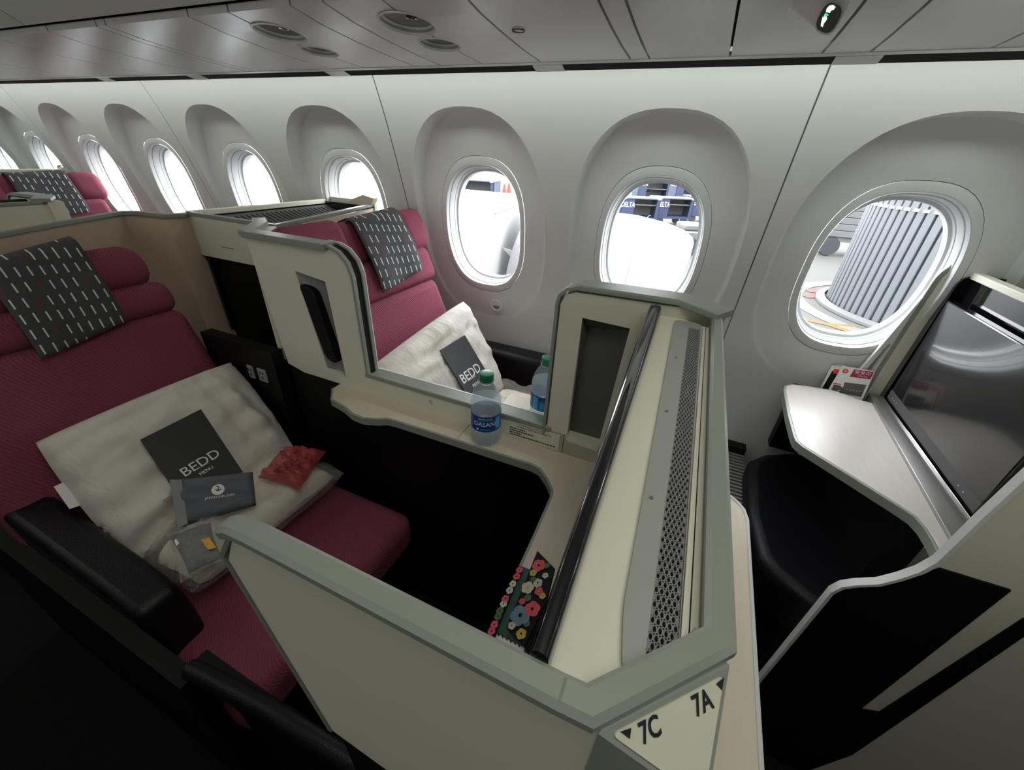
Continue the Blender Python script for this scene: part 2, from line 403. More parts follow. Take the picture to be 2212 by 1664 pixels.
for a in range(0, len(KS), 2):
    vs, fs = [], []
    for j, k in enumerate(KS[a:a + 2]): tile(vs, fs, X0 + SP * (k - 1), 0.0018 if j == 0 else 0, 0.0018 if j == 1 else 0)
    mobj('sidewall_panel', vs, fs, M['wall'], wl, smooth=38)
    xs = X0 + SP * (KS[a] - 1.5)
    zs = [0.3 + i * 1.39 / 20 for i in range(21)]
    mobj('seam_strip', [(xs + s * 0.03, yw(z) + 0.005, z) for z in zs for s in (-1, 1)], [(2 * i, 2 * i + 1, 2 * i + 3, 2 * i + 2) for i in range(20)], M['midgrey'], wl)
zs = [-0.05, 0.1, 0.2, 0.31]
mobj('dado_panel', [(x, yw(z) + (0.0 if z < 0.3 else 0.002), z) for z in zs for x in (XL, XR)], [(2 * i, 2 * i + 1, 2 * i + 3, 2 * i + 2) for i in range(3)], M['midgrey'], wl)
mobj('crown_panel', [(x, y, z) for (y, z) in ((1.205, 1.688), (1.15, 1.76), (1.10, 2.2)) for x in (XL, XR)], [(0, 1, 3, 2), (2, 3, 5, 4)], M['wall'], wl)
# windows
def ringpts(xc, s, dy, n=72):
    out = []
    for i in range(n):
        t = 2 * math.pi * i / n; r = r_open(t) * s; z = ZC + r * math.sin(t)
        out.append((xc + r * math.cos(t), yr(z) + dy, z))
    return out
def ringmesh(name, xc, spec, m, parent, smooth=40, n=72):
    vs = []; 
    for s, dy in spec: vs += ringpts(xc, s, dy, n)
    fs = [(j * n + i, j * n + (i + 1) % n, (j + 1) * n + (i + 1) % n, (j + 1) * n + i) for j in range(len(spec) - 1) for i in range(n)]
    return mobj(name, vs, fs, m, parent, smooth)
wproto = thing('window_1', None, None, (X0, 1.45, ZC)); struct(wproto)
ringmesh('bezel', X0, [(1.117, 0.004), (1.117, -0.0008), (1.110, -0.0018), (1.012, -0.0018), (0.998, 0.002)], M['wall'], wproto)
ringmesh('gasket', X0, [(1.08, 0.007), (1.16, 0.007)], M['slot'], wproto)
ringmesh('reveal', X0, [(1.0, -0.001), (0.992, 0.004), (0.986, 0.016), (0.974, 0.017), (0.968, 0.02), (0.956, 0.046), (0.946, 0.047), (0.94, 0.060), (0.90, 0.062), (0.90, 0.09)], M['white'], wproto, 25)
p1 = ringpts(X0, 0.94, 0.057); mobj('pane', p1, [list(range(len(p1)))], M['pane'], wproto)
bt = Matrix.Translation((X0 + 0.045, yr(0.865) - 0.0005, 0.862)) @ Matrix.Rotation(math.radians(90), 4, 'X')
lathe('dimmer_button', [(0.027, -0.003), (0.027, 0.003), (0.025, 0.0045), (0.0205, 0.0045), (0.0195, 0.001), (0.001, 0.001)], bt, M['wall'], wproto, 28)
hp = [(0.0150 * math.cos(a), 0.0150 * math.sin(a)) for a in [math.pi + math.pi * i / 12 for i in range(13)]]
mobj('dimmer_mark', [bt @ Vector((x, y, 0.0018)) for x, y in hp], [list(range(13))], M['midgrey'], wproto)
wi = 1
for k in KS:
    if k == 1: root = wproto
    else:
        wi += 1; root = dup(wproto, (SP * (k - 1), 0, 0)); root.name = 'window_%d' % wi
    if -7 <= k <= 3:
        area('daylight_portal', (X0 + SP * (k - 1), 1.56, ZC), (math.radians(-90), 0, 0), 0.34, 0.46, 0, portal=True)

# ================================================================== OVERHEAD BIN
ob = thing('overhead_bin', 'long grey overhead bin with seamed panels and round reading lamps above the windows', 'overhead bin', (-1.5, 0.8, 1.598))
BP = [(1.048, 1.598), (0.95, 1.601), (0.85, 1.607), (0.76, 1.615), (0.69, 1.626)]
def bz(y): return interp([(a, b) for a, b in reversed(BP)], y)
seam_u = [(175, 192), (330, 180), (441, 170), (538, 163), (556, 162), (713, 153), (786, 149), (895, 143), (951, 140), (1042, 137), (1168, 134), (1361, 133), (1402, 133), (1573, 135), (1767, 141), (1868, 146), (2110, 172)]
sx = [at(u, v, y=1.045).x for u, v in seam_u]
sx = [XL + 0.1, -6.0, -5.4, -4.8, -4.3, -3.8, -3.5] + [x for x in sx if x > -3.4] + [1.35, 1.75, 2.2, XR - 0.05]
PANELS = []
for a, b in zip(sx, sx[1:]):
    g = 0.0022
    poly = BP + [(y, z + 0.012) for y, z in reversed(BP)]
    o = prism('bin_panel', poly, 'x', a + g, b - g, M['bin'], ob, smooth=30); PANELS.append((a, b, o))
prism('bin_core', [(1.045, 1.612), (0.85, 1.620), (0.70, 1.642), (0.68, 1.650), (0.62, 1.72), (0.47, 1.9), (0.40, 2.18), (1.09, 2.18), (1.13, 1.78), (1.07, 1.66)], 'x', XL, XR, M['slot'], ob)
DP = [(0.668, 1.6345), (0.56, 1.70), (0.45, 1.84), (0.39, 2.0), (0.37, 2.17)]
dx = [XL + 0.1, -5.2, -4.0, -2.8, -1.6, -0.4, 0.8, 2.0, XR - 0.05]
for a, b in zip(dx, dx[1:]): prism('bin_door', DP + [(y + 0.012, z + 0.004) for y, z in reversed(DP)], 'x', a + 0.003, b - 0.003, M['bindoor'], ob, smooth=40)
# reading lamps: wells cut into the panels
def cut(panel_list, cx, cy, r):
    for a, b, o in panel_list:
        if a < cx + r and b > cx - r:
            c = lathe('cutter', [(r, 1.5), (r, 1.75)], Matrix.Translation((cx, cy, 0)), M['bin'], None, 28)
            md = o.modifiers.new('b', 'BOOLEAN'); md.object = c; md.operation = 'DIFFERENCE'; md.solver = 'EXACT'
            dg = bpy.context.evaluated_depsgraph_get(); me = bpy.data.meshes.new_from_object(o.evaluated_get(dg))
            o.modifiers.clear(); o.data = me; bpy.data.objects.remove(c)
            me.polygons.foreach_set('use_smooth', [False] * len(me.polygons))
    for o in ob.children:
        pass
def lampwell(u, v, r, lens):
    c = at(u, v, z=1.615); c = at(u, v, z=bz(min(1.04, c.y)) + 0.001); cut(PANELS, c.x, c.y, r)
    mt = Matrix.Translation((c.x, c.y, bz(c.y))) @ Matrix.Rotation(-math.atan((bz(c.y - 0.04) - bz(c.y + 0.04)) / 0.08), 4, 'X')
    lathe('lamp_ring', [(r * 1.06, 0.0005), (r * 1.05, -0.0012), (r * 0.99, -0.0012), (r * 0.96, 0.004), (r * 0.9, 0.010)], mt, M['bin'], ob, 30, cap=False)
    w = lathe('lamp_well', [(r * 0.96, 0.003), (r * 0.9, 0.011), (r * 0.55, 0.016), (r * 0.5, 0.013), (r * 0.3, 0.014), (0.0005, 0.0145)], mt, M['plate'], ob, 30, cap=False)
    if lens: lathe('lamp_lens', [(r * 0.2, 0.0125), (r * 0.2, 0.009), (r * 0.16, 0.008), (0.0005, 0.008)], mt @ Matrix.Translation((r * 0.12, r * 0.1, 0)), M['gloss'], w, 20, cap=False)
for u, v, r, q in ((605, 72, 0.05, 1), (690, 115, 0.042, 0), (880, 52, 0.05, 1), (950, 101, 0.042, 0)): lampwell(u, v, r, q)
c = at(1120, 57, z=1.613); c.z = bz(c.y) - 0.001
lathe('latch_ring', [(0.010, 0), (0.0115, -0.001), (0.0115, 0.001), (0.010, 0.001)], Matrix.Translation(c), M['darkgrey'], ob, 20, cap=False)
# belt sign housing: a bulge of the bin with a dark lit screen on its face
c = at(1791, 38, z=1.592); ns = Vector((-0.10, -0.72, -0.68)).normalized()
def lozenge(k, n=28):
    out = []
    ax, ay = 16 * k, -30 * k; bx, by = 19 * k, 9 * k
    for i in range(n):
        t = 2 * math.pi * i / n; cx, sy = math.cos(t), math.sin(t)
        p = abs(cx) ** 0.7 * (1 if cx > 0 else -1); q = abs(sy) ** 0.7 * (1 if sy > 0 else -1)
        out.append((1791 + ax * p + bx * q, 38 + ay * p + by * q))
    return out
scr = [onp(u, v, c, ns) for u, v in lozenge(1.0)]; rim = [p + ns * -0.002 for p in [onp(u, v, c, ns) for u, v in lozenge(1.22)]]
base = []
for i, p in enumerate(rim):
    dxx = p.x - c.x; bx_ = c.x + (dxx * 3.6 if dxx < 0 else dxx * 1.25); by_ = min(1.03, max(0.70, c.y + 0.02 + (p.y - c.y) * 2.2 + (p.z - c.z) * -1.2)); base.append(Vector((bx_, by_, bz(by_) + 0.002)))
n_ = len(scr)
mobj('sign_housing', base + rim, [[i, (i + 1) % n_, n_ + (i + 1) % n_, n_ + i] for i in range(n_)] + [list(range(n_, 2 * n_))], M['bin'], ob, 60)
sg = mobj('sign_screen', [p + ns * 0.0005 for p in scr], [list(range(n_))], mat('sign_screen_grey', (0.06, 0.075, 0.075), 0.3, var=0.05), ob)
icons = mat('lit_icon', (0.9, 0.9, 0.85), 0.5, emit=(1, 0.97, 0.9), es=0.8); icong = mat('lit_icon_green', (0.1, 0.8, 0.55), 0.5, emit=(0.1, 0.8, 0.5), es=0.7)
def icon(pts, m): mobj('sign_icon', [onp(u, v, c + ns * 0.0012, ns) for u, v in pts], [list(range(len(pts)))], m, sg)
icon([(1784, 26), (1786, 18), (1792, 12), (1800, 11), (1805, 15), (1801, 21), (1795, 23), (1793, 28)], icons)
icon([(1773, 56), (1774, 48), (1777, 37), (1785, 35), (1787, 40), (1783, 47), (1780, 50), (1777, 59)], icons)
icon([(1779, 35), (1783, 28), (1787, 30), (1791, 33), (1786, 34), (1784, 39)], icong)
# slotted rail between bin and side wall
tr = thing('trim_1', None, None, (-1.5, 1.06, 1.59)); struct(tr)
prism('rail', [(1.046, 1.597), (1.055, 1.5945), (1.058, 1.600), (1.05, 1.606)], 'x', XL, XR, M['bin'], tr)
bridges = [at(u, v, y=1.07).x for u, v in ((235, 186), (428, 171), (728, 152), (1186, 134), (1845, 145))]
ed = [XL] + sorted(bridges) + [1.0, 1.7, XR]
for a, b in zip(ed, ed[1:]):
    prism('air_slot', [(1.058, 1.5955), (1.085, 1.588), (1.09, 1.592), (1.062, 1.604)], 'x', a + 0.035, b - 0.035, M['slot'], tr)
    if b < XR: prism('bridge', [(1.057, 1.594), (1.086, 1.587), (1.092, 1.594), (1.06, 1.606)], 'x', b - 0.035, b + 0.035, M['bin'], tr)

# ================================================================== AISLE-SIDE SUITE OF ROW 7 : divider, console, shelf, aisle panel
def L2(pts): return [(p.x, p.y) for p in pts]
YD = 0.685
# ---- divider between the two seats
dv = thing('seat_divider', 'cream divider with black pull handle and an open hatch behind the blue-labelled bottle', 'divider', (-0.5, 0.71, 0.0))
zt = 1.213
rear = [(-1.035, zt), (-0.735, zt), (-0.70, 1.18), (-0.70, 0.895), (-0.70, 0.845), (-0.94, 0.845), (-1.0, 0.86)]
rear = rounded(rear, [0.0, 0.05, 0.03, 0, 0, 0.0, 0.0], 5)
HX = dict(a=(-0.879, 1.145), b=(-0.788, 1.142), c=(-0.775, 0.872), d=(-0.835, 0.885))
# face of the rear panel with the handle recess left open
hole = [(-0.882, 1.146), (-0.786, 1.134), (-0.777, 0.870), (-0.842, 0.884)]
def plate_with_hole(name, outer, hole, y0, y1, m, parent):
    bm = bmesh.new()
    def loop(pts, y):
        v = [bm.verts.new((p[0], y, p[1])) for p in pts]; return v, [bm.edges.new((v[i], v[(i + 1) % len(v)])) for i in range(len(v))]
    v0, e0 = loop(outer, y0); h0, g0 = loop(hole, y0)
    bmesh.ops.triangle_fill(bm, use_beauty=True, use_dissolve=False, edges=e0 + g0)
    v1, e1 = loop(outer, y1); h1, g1 = loop(hole, y1)
    bmesh.ops.triangle_fill(bm, use_beauty=True, use_dissolve=False, edges=e1 + g1)
    for A, B in ((v0, v1), (h0, h1)):
        for i in range(len(A)): bm.faces.new((A[i], A[(i + 1) % len(A)], B[(i + 1) % len(A)], B[i]))
    bmesh.ops.recalc_face_normals(bm, faces=bm.faces)
    me = bpy.data.meshes.new(name); bm.to_mesh(me); bm.free(); me.materials.append(m)
    return link(bpy.data.objects.new(name, me), parent)
plate_with_hole('rear_panel', rear, hole, YD, YD + 0.045, M['cream'], dv)
# handle recess : two inner faces meeting in a V, black grip on the left one
mx_ = -0.835
rc = mobj('handle_recess', [(-0.884, YD + .001, 1.148), (-0.819, YD + .026, 1.118), (-0.784, YD + .001, 1.136), (-0.775, YD + .001, 0.868), (-0.800, YD + .018, 0.872), (-0.844, YD + .001, 0.882)],
     [(0, 1, 4, 5), (1, 2, 3, 4), (0, 2, 1), (3, 5, 4)], [M['midgrey'], M['plate']], dv)
gp = rounded([(-0.880, 1.118), (-0.834, 1.108), (-0.797, 0.905), (-0.838, 0.915)], [0.02, 0.03, 0.03, 0.02], 5)
prism('handle_grip', gp, 'y', YD - 0.002, YD + 0.03, M['black'], rc, bw=0.003)
# capping trim of the rear panel
tp = [(-1.10, 0.80, zt + 0.002), (-1.035, YD + 0.012, zt + 0.002), (-0.76, YD + 0.012, zt + 0.002), (-0.735, YD + 0.012, zt - 0.006), (-0.712, YD + 0.012, zt - 0.024), (-0.70, YD + 0.012, zt - 0.055), (-0.70, YD + 0.012, 0.915)]
sweep('edge_trim', tp[1:3], rect(-0.018, 0.022, -0.006, 0.010), M['trim'], dv)
sweep('edge_trim', [(-1.18, 0.84, zt + .003), (-1.12, 0.80, zt + 0.003), (-1.04, YD + 0.012, zt + 0.002)], rect(-0.016, 0.02, -0.006, 0.009), M['trim'], dv)
prism('return_panel', [(-1.12, 0.80), (-1.035, YD + 0.005), (-1.0, YD + 0.04), (-1.09, 0.82)], 'z', 0.86, zt, M['cream'], dv)
def edge_strip(name, path, w0, w1, t, m):
    vs = []; n = len(path)
    for i, (x, z) in enumerate(path):
        a = Vector(path[max(0, i - 1)]); b = Vector(path[min(n - 1, i + 1)]); d = (b - a).normalized(); nn = Vector((-d.y, d.x))
        for yy, k in ((w0, 0), (w1, 0), (w1, t), (w0, t)): vs.append((x + nn.x * k, yy, z + nn.y * k))
    fs = [(4 * i + q, 4 * i + (q + 1) % 4, 4 * i + 4 + (q + 1) % 4, 4 * i + 4 + q) for i in range(n - 1) for q in range(4)] + [(0, 1, 2, 3), (4 * n - 4, 4 * n - 3, 4 * n - 2, 4 * n - 1)]
    return mobj(name, vs, fs, m, dv, 40)
cv = [(-0.79, zt + 0.004), (-0.752, zt + 0.003), (-0.728, zt - 0.006), (-0.708, zt - 0.026), (-0.699, zt - 0.055), (-0.699, 0.90)]
edge_strip('channel_trim', cv, YD - 0.004, YD + 0.006, 0.007, M['trim'])
edge_strip('channel_gap', cv, YD + 0.006, YD + 0.026, 0.003, M['slot'])
edge_strip('channel_trim', cv, YD + 0.026, YD + 0.034, 0.007, M['trim'])
edge_strip('channel_bead', cv, YD + 0.034, YD + 0.037, 0.008, M['bead'])
# lower band below the hatch, sill rails, warning placard
prism('lower_band', [(-0.70, 0.845), (0.01, 0.845), (0.01, 0.897), (-0.70, 0.897)], 'y', YD, YD + 0.045, M['cream'], dv)
prism('panel_seam', [(-0.157, 0.846), (-0.1555, 0.846), (-0.1555, 0.897), (-0.157, 0.897)], 'y', YD - 0.0006, YD + 0.001, M['darkgrey'], dv)
box('sill_rail', (-0.705, YD - 0.003, 0.894), (-0.187, YD + 0.008, 0.906), M['trim'], dv, 0.002)
box('sill_rail', (-0.695, YD + 0.008, 0.890), (-0.197, YD + 0.040, 0.903), M['trim'], dv, 0.003)
box('sill_bead', (-0.695, YD + 0.040, 0.885), (-0.197, YD + 0.046, 0.903), M['bead'], dv, 0.001)
pc = box('placard', (-0.29, YD - 0.0012, 0.848), (-0.165, YD, 0.892), M['cream'], dv)
for i, (x0, x1, z) in enumerate(((-0.262, -0.20, 0.886), (-0.268, -0.185, 0.880), (-0.285, -0.245, 0.873), (-0.285, -0.225, 0.867), (-0.285, -0.255, 0.861), (-0.285, -0.172, 0.855))):
    x = x0; 
    while x < x1:
        w = random.uniform(0.002, 0.006); box('printed_mark', (x, YD - 0.0016, z), (min(x + w, x1), YD - 0.001, z + 0.003), M['midgrey'] if i < 2 else M['dark_ink'], pc); x += w + 0.0015
pl_ = [(-0.503 + 0.006 * math.cos(t), 0.876 + 0.007 * math.sin(t)) for t in [i * math.pi / 8 for i in range(16)]]
prism('stain', pl_, 'y', YD - 0.0004, YD + 0.001, mat('old_stain', (0.42, 0.42, 0.24), 0.6, var=0.1), dv)
# front panel with dark pocket
FT = [at(1216, 640, y=0.70), at(1232, 614, z=1.216), at(1480, 643, z=1.218), at(1565, 685, z=1.218)]
fp = [(-0.197, 0.845), (0.075, 0.845), (0.075, 1.212), (0.01, 1.215), (-0.17, 1.211), (-0.188, 1.204), (-0.197, 1.185)]
pk = [(-0.153, 1.166), (-0.066, 1.163), (-0.082, 0.878), (-0.150, 0.882)]
plate_with_hole('front_panel', fp, pk, YD, YD + 0.04, M['cream'], dv)
mobj('pocket', [(-0.154, YD + .001, 1.168), (-0.065, YD + .001, 1.165), (-0.065, YD + .028, 1.148), (-0.143, YD + .028, 1.138), (-0.150, YD + .02, 0.880), (-0.080, YD + .02, 0.876), (-0.151, YD + .001, 0.880), (-0.080, YD + .001, 0.876)],
     [(0, 1, 2, 3), (3, 2, 5, 4), (0, 3, 4, 6), (1, 7, 5, 2), (4, 5, 7, 6)], M['darkgrey'], dv)
fe = [(-0.200, 0.885), (-0.200, 1.185), (-0.197, 1.200), (-0.186, 1.211), (-0.168, 1.216), (0.008, 1.219)]
vs = []; 
edge_strip('front_trim', fe, YD - 0.004, YD + 0.030, 0.006, M['trim'])
edge_strip('front_bead', fe[:4], YD + 0.030, YD + 0.036, 0.007, M['bead'])
sweep('front_cap', [(-0.168, YD + 0.022, 1.219), (0.006, YD + 0.022, 1.222), (0.0715, YD - 0.015, 1.219)], rect(-0.026, 0.022, -0.006, 0.005), M['trim'], dv)
# below the shelf: dark plinth
box('plinth', (-1.0, YD + 0.004, 0.0), (0.06, YD + 0.05, 0.846), M['black'], dv)
# window-seat side ledge that carries the second bottle
box('inner_ledge', (-0.36, YD + 0.05, 0.835), (-0.02, YD + 0.17, 0.853), M['shelf'], dv, 0.003)

# ---- L-shaped side shelf of the aisle seat
sh = thing('side_shelf', 'pale wood L-shaped shelf with grey edge carrying a water bottle in the aisle suite', 'shelf', (-0.4, 0.65, 0.80))
ZS = 0.845
o1 = [at(u, v, z=ZS) for u, v in ((720, 838), (718, 861), (731, 868), (746, 877), (763, 892), (786, 901), (817, 903), (837, 902), (857, 907), (986, 948))]
o2 = [at(u, v, z=ZS) for u, v in ((986, 948), (1060, 972), (1151, 1001), (1169, 1011), (1185, 1034), (1196, 1059), (1194, 1072), (1156, 1160), (1128, 1222), (1070, 1360))]
o2 += [Vector((-0.123, 0.12, ZS))]
p1 = L2(o1) + [(o1[-1].x, YD + 0.004), (o1[0].x, YD + 0.004)]
prism('shelf_board', p1, 'z', ZS - 0.018, ZS, M['shelf'], sh, bw=0.0012)
p2 = [(o2[0].x + 0.0012, o2[0].y)] + L2(o2[1:]) + [(0.0, 0.12), (0.0, YD + 0.004), (o2[0].x + 0.0012, YD + 0.004)]
prism('shelf_board', p2, 'z', ZS - 0.018, ZS, M['shelf'], sh, bw=0.0012)
pa = [Vector((p.x, p.y, ZS - 0.010)) for p in o1]; pb = [Vector((p.x, p.y, ZS - 0.010)) for p in o2[1:]]
sweep('shelf_edge', pa + pb, rect(-0.001, 0.005, -0.011, 0.0095, 0.001), M['trim'], sh)
box('shelf_support', (-0.115, 0.14, 0.3), (-0.03, 0.66, ZS - 0.018), M['black'], sh)

# ---- monitor console of the aisle seat (7C) with the seat numbers
cn = thing('monitor_console', 'cream monitor console with perforated grille and the seat sign 7C 7A at the aisle', 'console', (0.02, 0.4, 0.0))
ZF = 1.215
mp_ = [(0, 0.87), (1, 0.87), (1, 1.2085), (0.93, 1.2125), (0.76, 1.2155), (0.5, 1.2165), (0.24, 1.2155), (0.07, 1.2125), (0, 1.2085)]
vs = [(-0.0248 + 0.0103 * a, 0.0985, z) for a, z in mp_] + [(-0.0430 + 0.0225 * a, 0.672, z) for a, z in mp_]
n_ = len(mp_)
mon = mobj('monitor', vs, [list(range(n_)), list(range(n_, 2 * n_))] + [[i, (i + 1) % n_, n_ + (i + 1) % n_, n_ + i] for i in range(n_)], M['gloss'], cn, 40)
box('console_body', (-0.022, 0.152, 0.20), (0.056, YD, 1.19), M['cream'], cn)
TOPZ = 1.196
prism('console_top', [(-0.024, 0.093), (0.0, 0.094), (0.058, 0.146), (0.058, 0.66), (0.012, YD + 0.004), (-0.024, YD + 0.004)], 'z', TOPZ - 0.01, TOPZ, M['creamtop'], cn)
gl = [at(u, v, z=TOPZ + 0.003) for u, v in ((1452, 712), (1334, 1372), (1336, 1405), (1352, 1432))]
G0, G1 = gl[0], gl[1]
xg0a, xg0b = G0.x, G1.x
gp_ = rounded([(xg0a, 0.668), (xg0b, 0.15), (xg0b + 0.006, 0.112), (0.044, 0.140), (0.043, 0.668)], [0.014, 0.01, 0.012, 0.004, 0.014], 6)
# strip that is perforated
def gx(y):
    t = (y - 0.12) / (0.64 - 0.12)
    l0 = at(1398, 1385, z=TOPZ + 0.003).x; l1 = at(1488, 705, z=TOPZ + 0.003).x
    r0 = at(1468, 1352, z=TOPZ + 0.003).x; r1 = at(1513, 710, z=TOPZ + 0.003).x
    return l0 + (l1 - l0) * t, r0 + (r1 - r0) * t
YS0, YS1 = 0.128, 0.640
win = [(gx(YS0)[0], YS0), (gx(YS0)[1], YS0 + 0.012), (gx(YS1)[1], YS1), (gx(YS1)[0], YS1)]
bm = bmesh.new()
def lp(pts, z):
    v = [bm.verts.new((p[0], p[1], z)) for p in pts]; return v, [bm.edges.new((v[i], v[(i + 1) % len(v)])) for i in range(len(v))]
va, ea = lp(gp_, TOPZ + 0.0035); vb, eb = lp(win, TOPZ + 0.0035)
bmesh.ops.triangle_fill(bm, use_beauty=True, use_dissolve=False, edges=ea + eb)
vc, ec = lp(gp_, TOPZ - 0.001); vd, ee = lp(win, TOPZ - 0.004)
for A, B in ((va, vc), (vb, vd)):
    for i in range(len(A)): bm.faces.new((A[i], A[(i + 1) % len(A)], B[(i + 1) % len(A)], B[i]))
bmesh.ops.recalc_face_normals(bm, faces=bm.faces)
me = bpy.data.meshes.new('grille_frame'); bm.to_mesh(me); bm.free(); me.materials.append(M['plate'])
gf = link(bpy.data.objects.new('grille_frame', me), cn)
# perforated sheet: staggered rows of oval holes
vs, fs = [], []; rows = 104; NC = 5
dyr = (YS1 - YS0) / rows
for r_ in range(rows):
    y0 = YS0 + r_ * dyr; y1 = y0 + dyr; yc = (y0 + y1) / 2; xl, xr_ = gx(yc); w = (xr_ - xl) / NC
    off = 0.5 * w if r_ % 2 else 0
    for c_ in range(-1, NC + 1):
        a = xl + c_ * w + off; b = a + w; ca, cb = max(a, xl), min(b, xr_)
        if cb - ca < 1e-5: continue
        cx, hr, hy = (a + b) / 2, w * 0.31, dyr * 0.40
        full = (cb - ca) > w * 0.99
        base = len(vs); z = TOPZ + 0.0022
        if not full:
            vs += [(ca, y0, z), (cb, y0, z), (cb, y1, z), (ca, y1, z)]; fs.append((base, base + 1, base + 2, base + 3)); continue
        outer = []
        for i in range(8):
            t = math.pi / 8 + i * math.pi / 4
            ox = max(-1, min(1, math.cos(t) * 1.42)) * w / 2; oy = max(-1, min(1, math.sin(t) * 1.42)) * dyr / 2
            outer.append((cx + ox, yc + oy, z))
        inner = [(cx + hr * math.cos(math.pi / 8 + i * math.pi / 4), yc + hy * math.sin(math.pi / 8 + i * math.pi / 4), z) for i in range(8)]
        low = [(x, y, z - 0.002) for x, y, _ in inner]
        vs += outer + inner + low
        for i in range(8):
            j = (i + 1) % 8
            fs.append((base + i, base + j, base + 8 + j, base + 8 + i)); fs.append((base + 8 + i, base + 8 + j, base + 16 + j, base + 16 + i))
ps = mobj('perforated_sheet', vs, fs, M['midgrey'], gf); ps['kind'] = 'stuff'
mobj('grille_backing', [(p[0], p[1], TOPZ - 0.003 + 0.0032) for p in win], [(0, 1, 2, 3)], M['slot'], gf)
for u, v in ((1460, 772), (1440, 888), (1407, 1075)):
    s = at(u, v, z=TOPZ + 0.004); lathe('screw', [(0.0016, -0.001), (0.0016, 0.0004), (0.0008, 0.0004), (0.0004, -0.0003)], Matrix.Translation(s), M['midgrey'], gf, 10)
# cream strip with a dark joint, then the grey frame
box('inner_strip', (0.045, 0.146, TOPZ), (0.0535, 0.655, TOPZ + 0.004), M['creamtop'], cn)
box('strip_joint', (0.0485, 0.146, TOPZ + 0.003), (0.0492, 0.655, TOPZ + 0.0044), M['slot'], cn)
ZC_ = ZF
tip = at(485, 1128, z=ZC_)
pth = [(0.0615, 0.672, ZC_ - 0.003), (0.0605, 0.145, ZC_ - 0.003), (0.0075, 0.0895, ZC_ - 0.003), (-0.006, 0.0890, ZC_ - 0.003)]
sweep('frame_trim', pth, rect(-0.0078, 0.0078, -0.007, 0.004, 0.003), M['trim'], cn)
# right flank below the frame and the chamfered corner carrying the seat sign
box('flank_panel', (0.056, 0.138, 0.20), (0.066, YD, ZF - 0.01), M['cream'], cn)
A = Vector((0.0135, 0.0835, ZF - 0.008)); B = Vector((0.0665, 0.1375, ZF - 0.008)); Cc = Vector((0.0665, 0.0865, 1.164))
Cc = at(1526, 1752, x=0.0655)
nrm = (B - A).cross(Cc - A).normalized()
if nrm.dot(CAM - A) < 0: nrm = -nrm
mobj('corner_block', [A, B, Cc, (0.05, 0.15, ZF - 0.008), (0.05, 0.15, 0.2), (0.0665, 0.138, 0.2), (0.0135, 0.0945, 0.2), (0.0665, 0.0945, 0.2)],
     [(0, 1, 2), (0, 2, 7, 6), (1, 5, 7, 2), (0, 3, 1), (0, 6, 4, 3), (1, 3, 4, 5)], M['trim'], cn)
def inset(a, b, c, k): 
    g = (a + b + c) / 3; return g + (a - g) * k
sgp = [inset(A, B, Cc, .86), inset(B, Cc, A, .86), inset(Cc, A, B, .86)]
e1 = (sgp[1] - sgp[0]).normalized(); e2 = nrm.cross(e1).normalized()
if e2.dot(Cc - A) > 0: e2 = -e2
loc2 = rounded([((p - sgp[0]).dot(e1), (p - sgp[0]).dot(e2)) for p in sgp], 0.004, 4)
sign = slab('seat_sign', [sgp[0] + e1 * x + e2 * y + nrm * 0.0008 for x, y in loc2], nrm, 0.001, M['cream'], cn)
wtri = (sgp[1] - sgp[0]).length
def onsign(u, v): return onp(u, v, sgp[0] + nrm * 0.0012, nrm)
def signtext(body, u, v, hpx):
    o = onsign(u, v); s = (onsign(u, v - hpx / 2) - onsign(u, v + hpx / 2)).length
    text('seat_number', body, s * 1.15, frame(o, e1, e2), M['dark_ink'], sign, bold=0.0003, sx=0.78)
signtext('7C', 1405, 1578, 60); signtext('7A', 1518, 1520, 58)
def signtri(pts): mobj('arrow_mark', [onsign(u, v) for u, v in pts], [(0, 1, 2)], M['dark_ink'], sign)
signtri([(1340, 1581), (1364, 1573), (1361, 1597)]); signtri([(1547, 1478), (1565, 1463), (1560, 1492)])

# ---- aisle-side wing panel with grey cap
ap = thing('privacy_screen', 'grey capped cream screen between the aisle and the shadowed aisle seat', 'screen', (-0.12, 0.09, 0.93))
w0 = at(490, 1180, y=0.0865); 
sweep('cap_rail', [(-0.0045, 0.0890, ZF - 0.003), (-0.16, 0.0885, ZF - 0.003), (-0.205, 0.0885, ZF - 0.004), (-0.222, 0.0885, ZF - 0.006), (-0.232, 0.0885, ZF - 0.012)], rect(-0.0078, 0.0078, -0.007, 0.004, 0.003), M['trim'], ap)
wq = [(0.016, ZF - 0.008), (-0.222, ZF - 0.010), (-0.246, 1.164), (-0.207, 0.925), (-0.07, 0.915), (0.016, 0.905)]
prism('panel_face', wq, 'y', 0.0855, 0.0935, M['cream'], ap, bw=0.001)
prism('edge_strip', [(-0.226, ZF - 0.012), (-0.2505, 1.168), (-0.211, 0.925), (-0.207, 0.925), (-0.246, 1.168), (-0.222, ZF - 0.012)], 'y', 0.084, 0.0945, M['midgrey'], ap)
box('lower_post', (-0.20, 0.088, 0.0), (0.06, 0.10, 0.915), M['black'], ap)

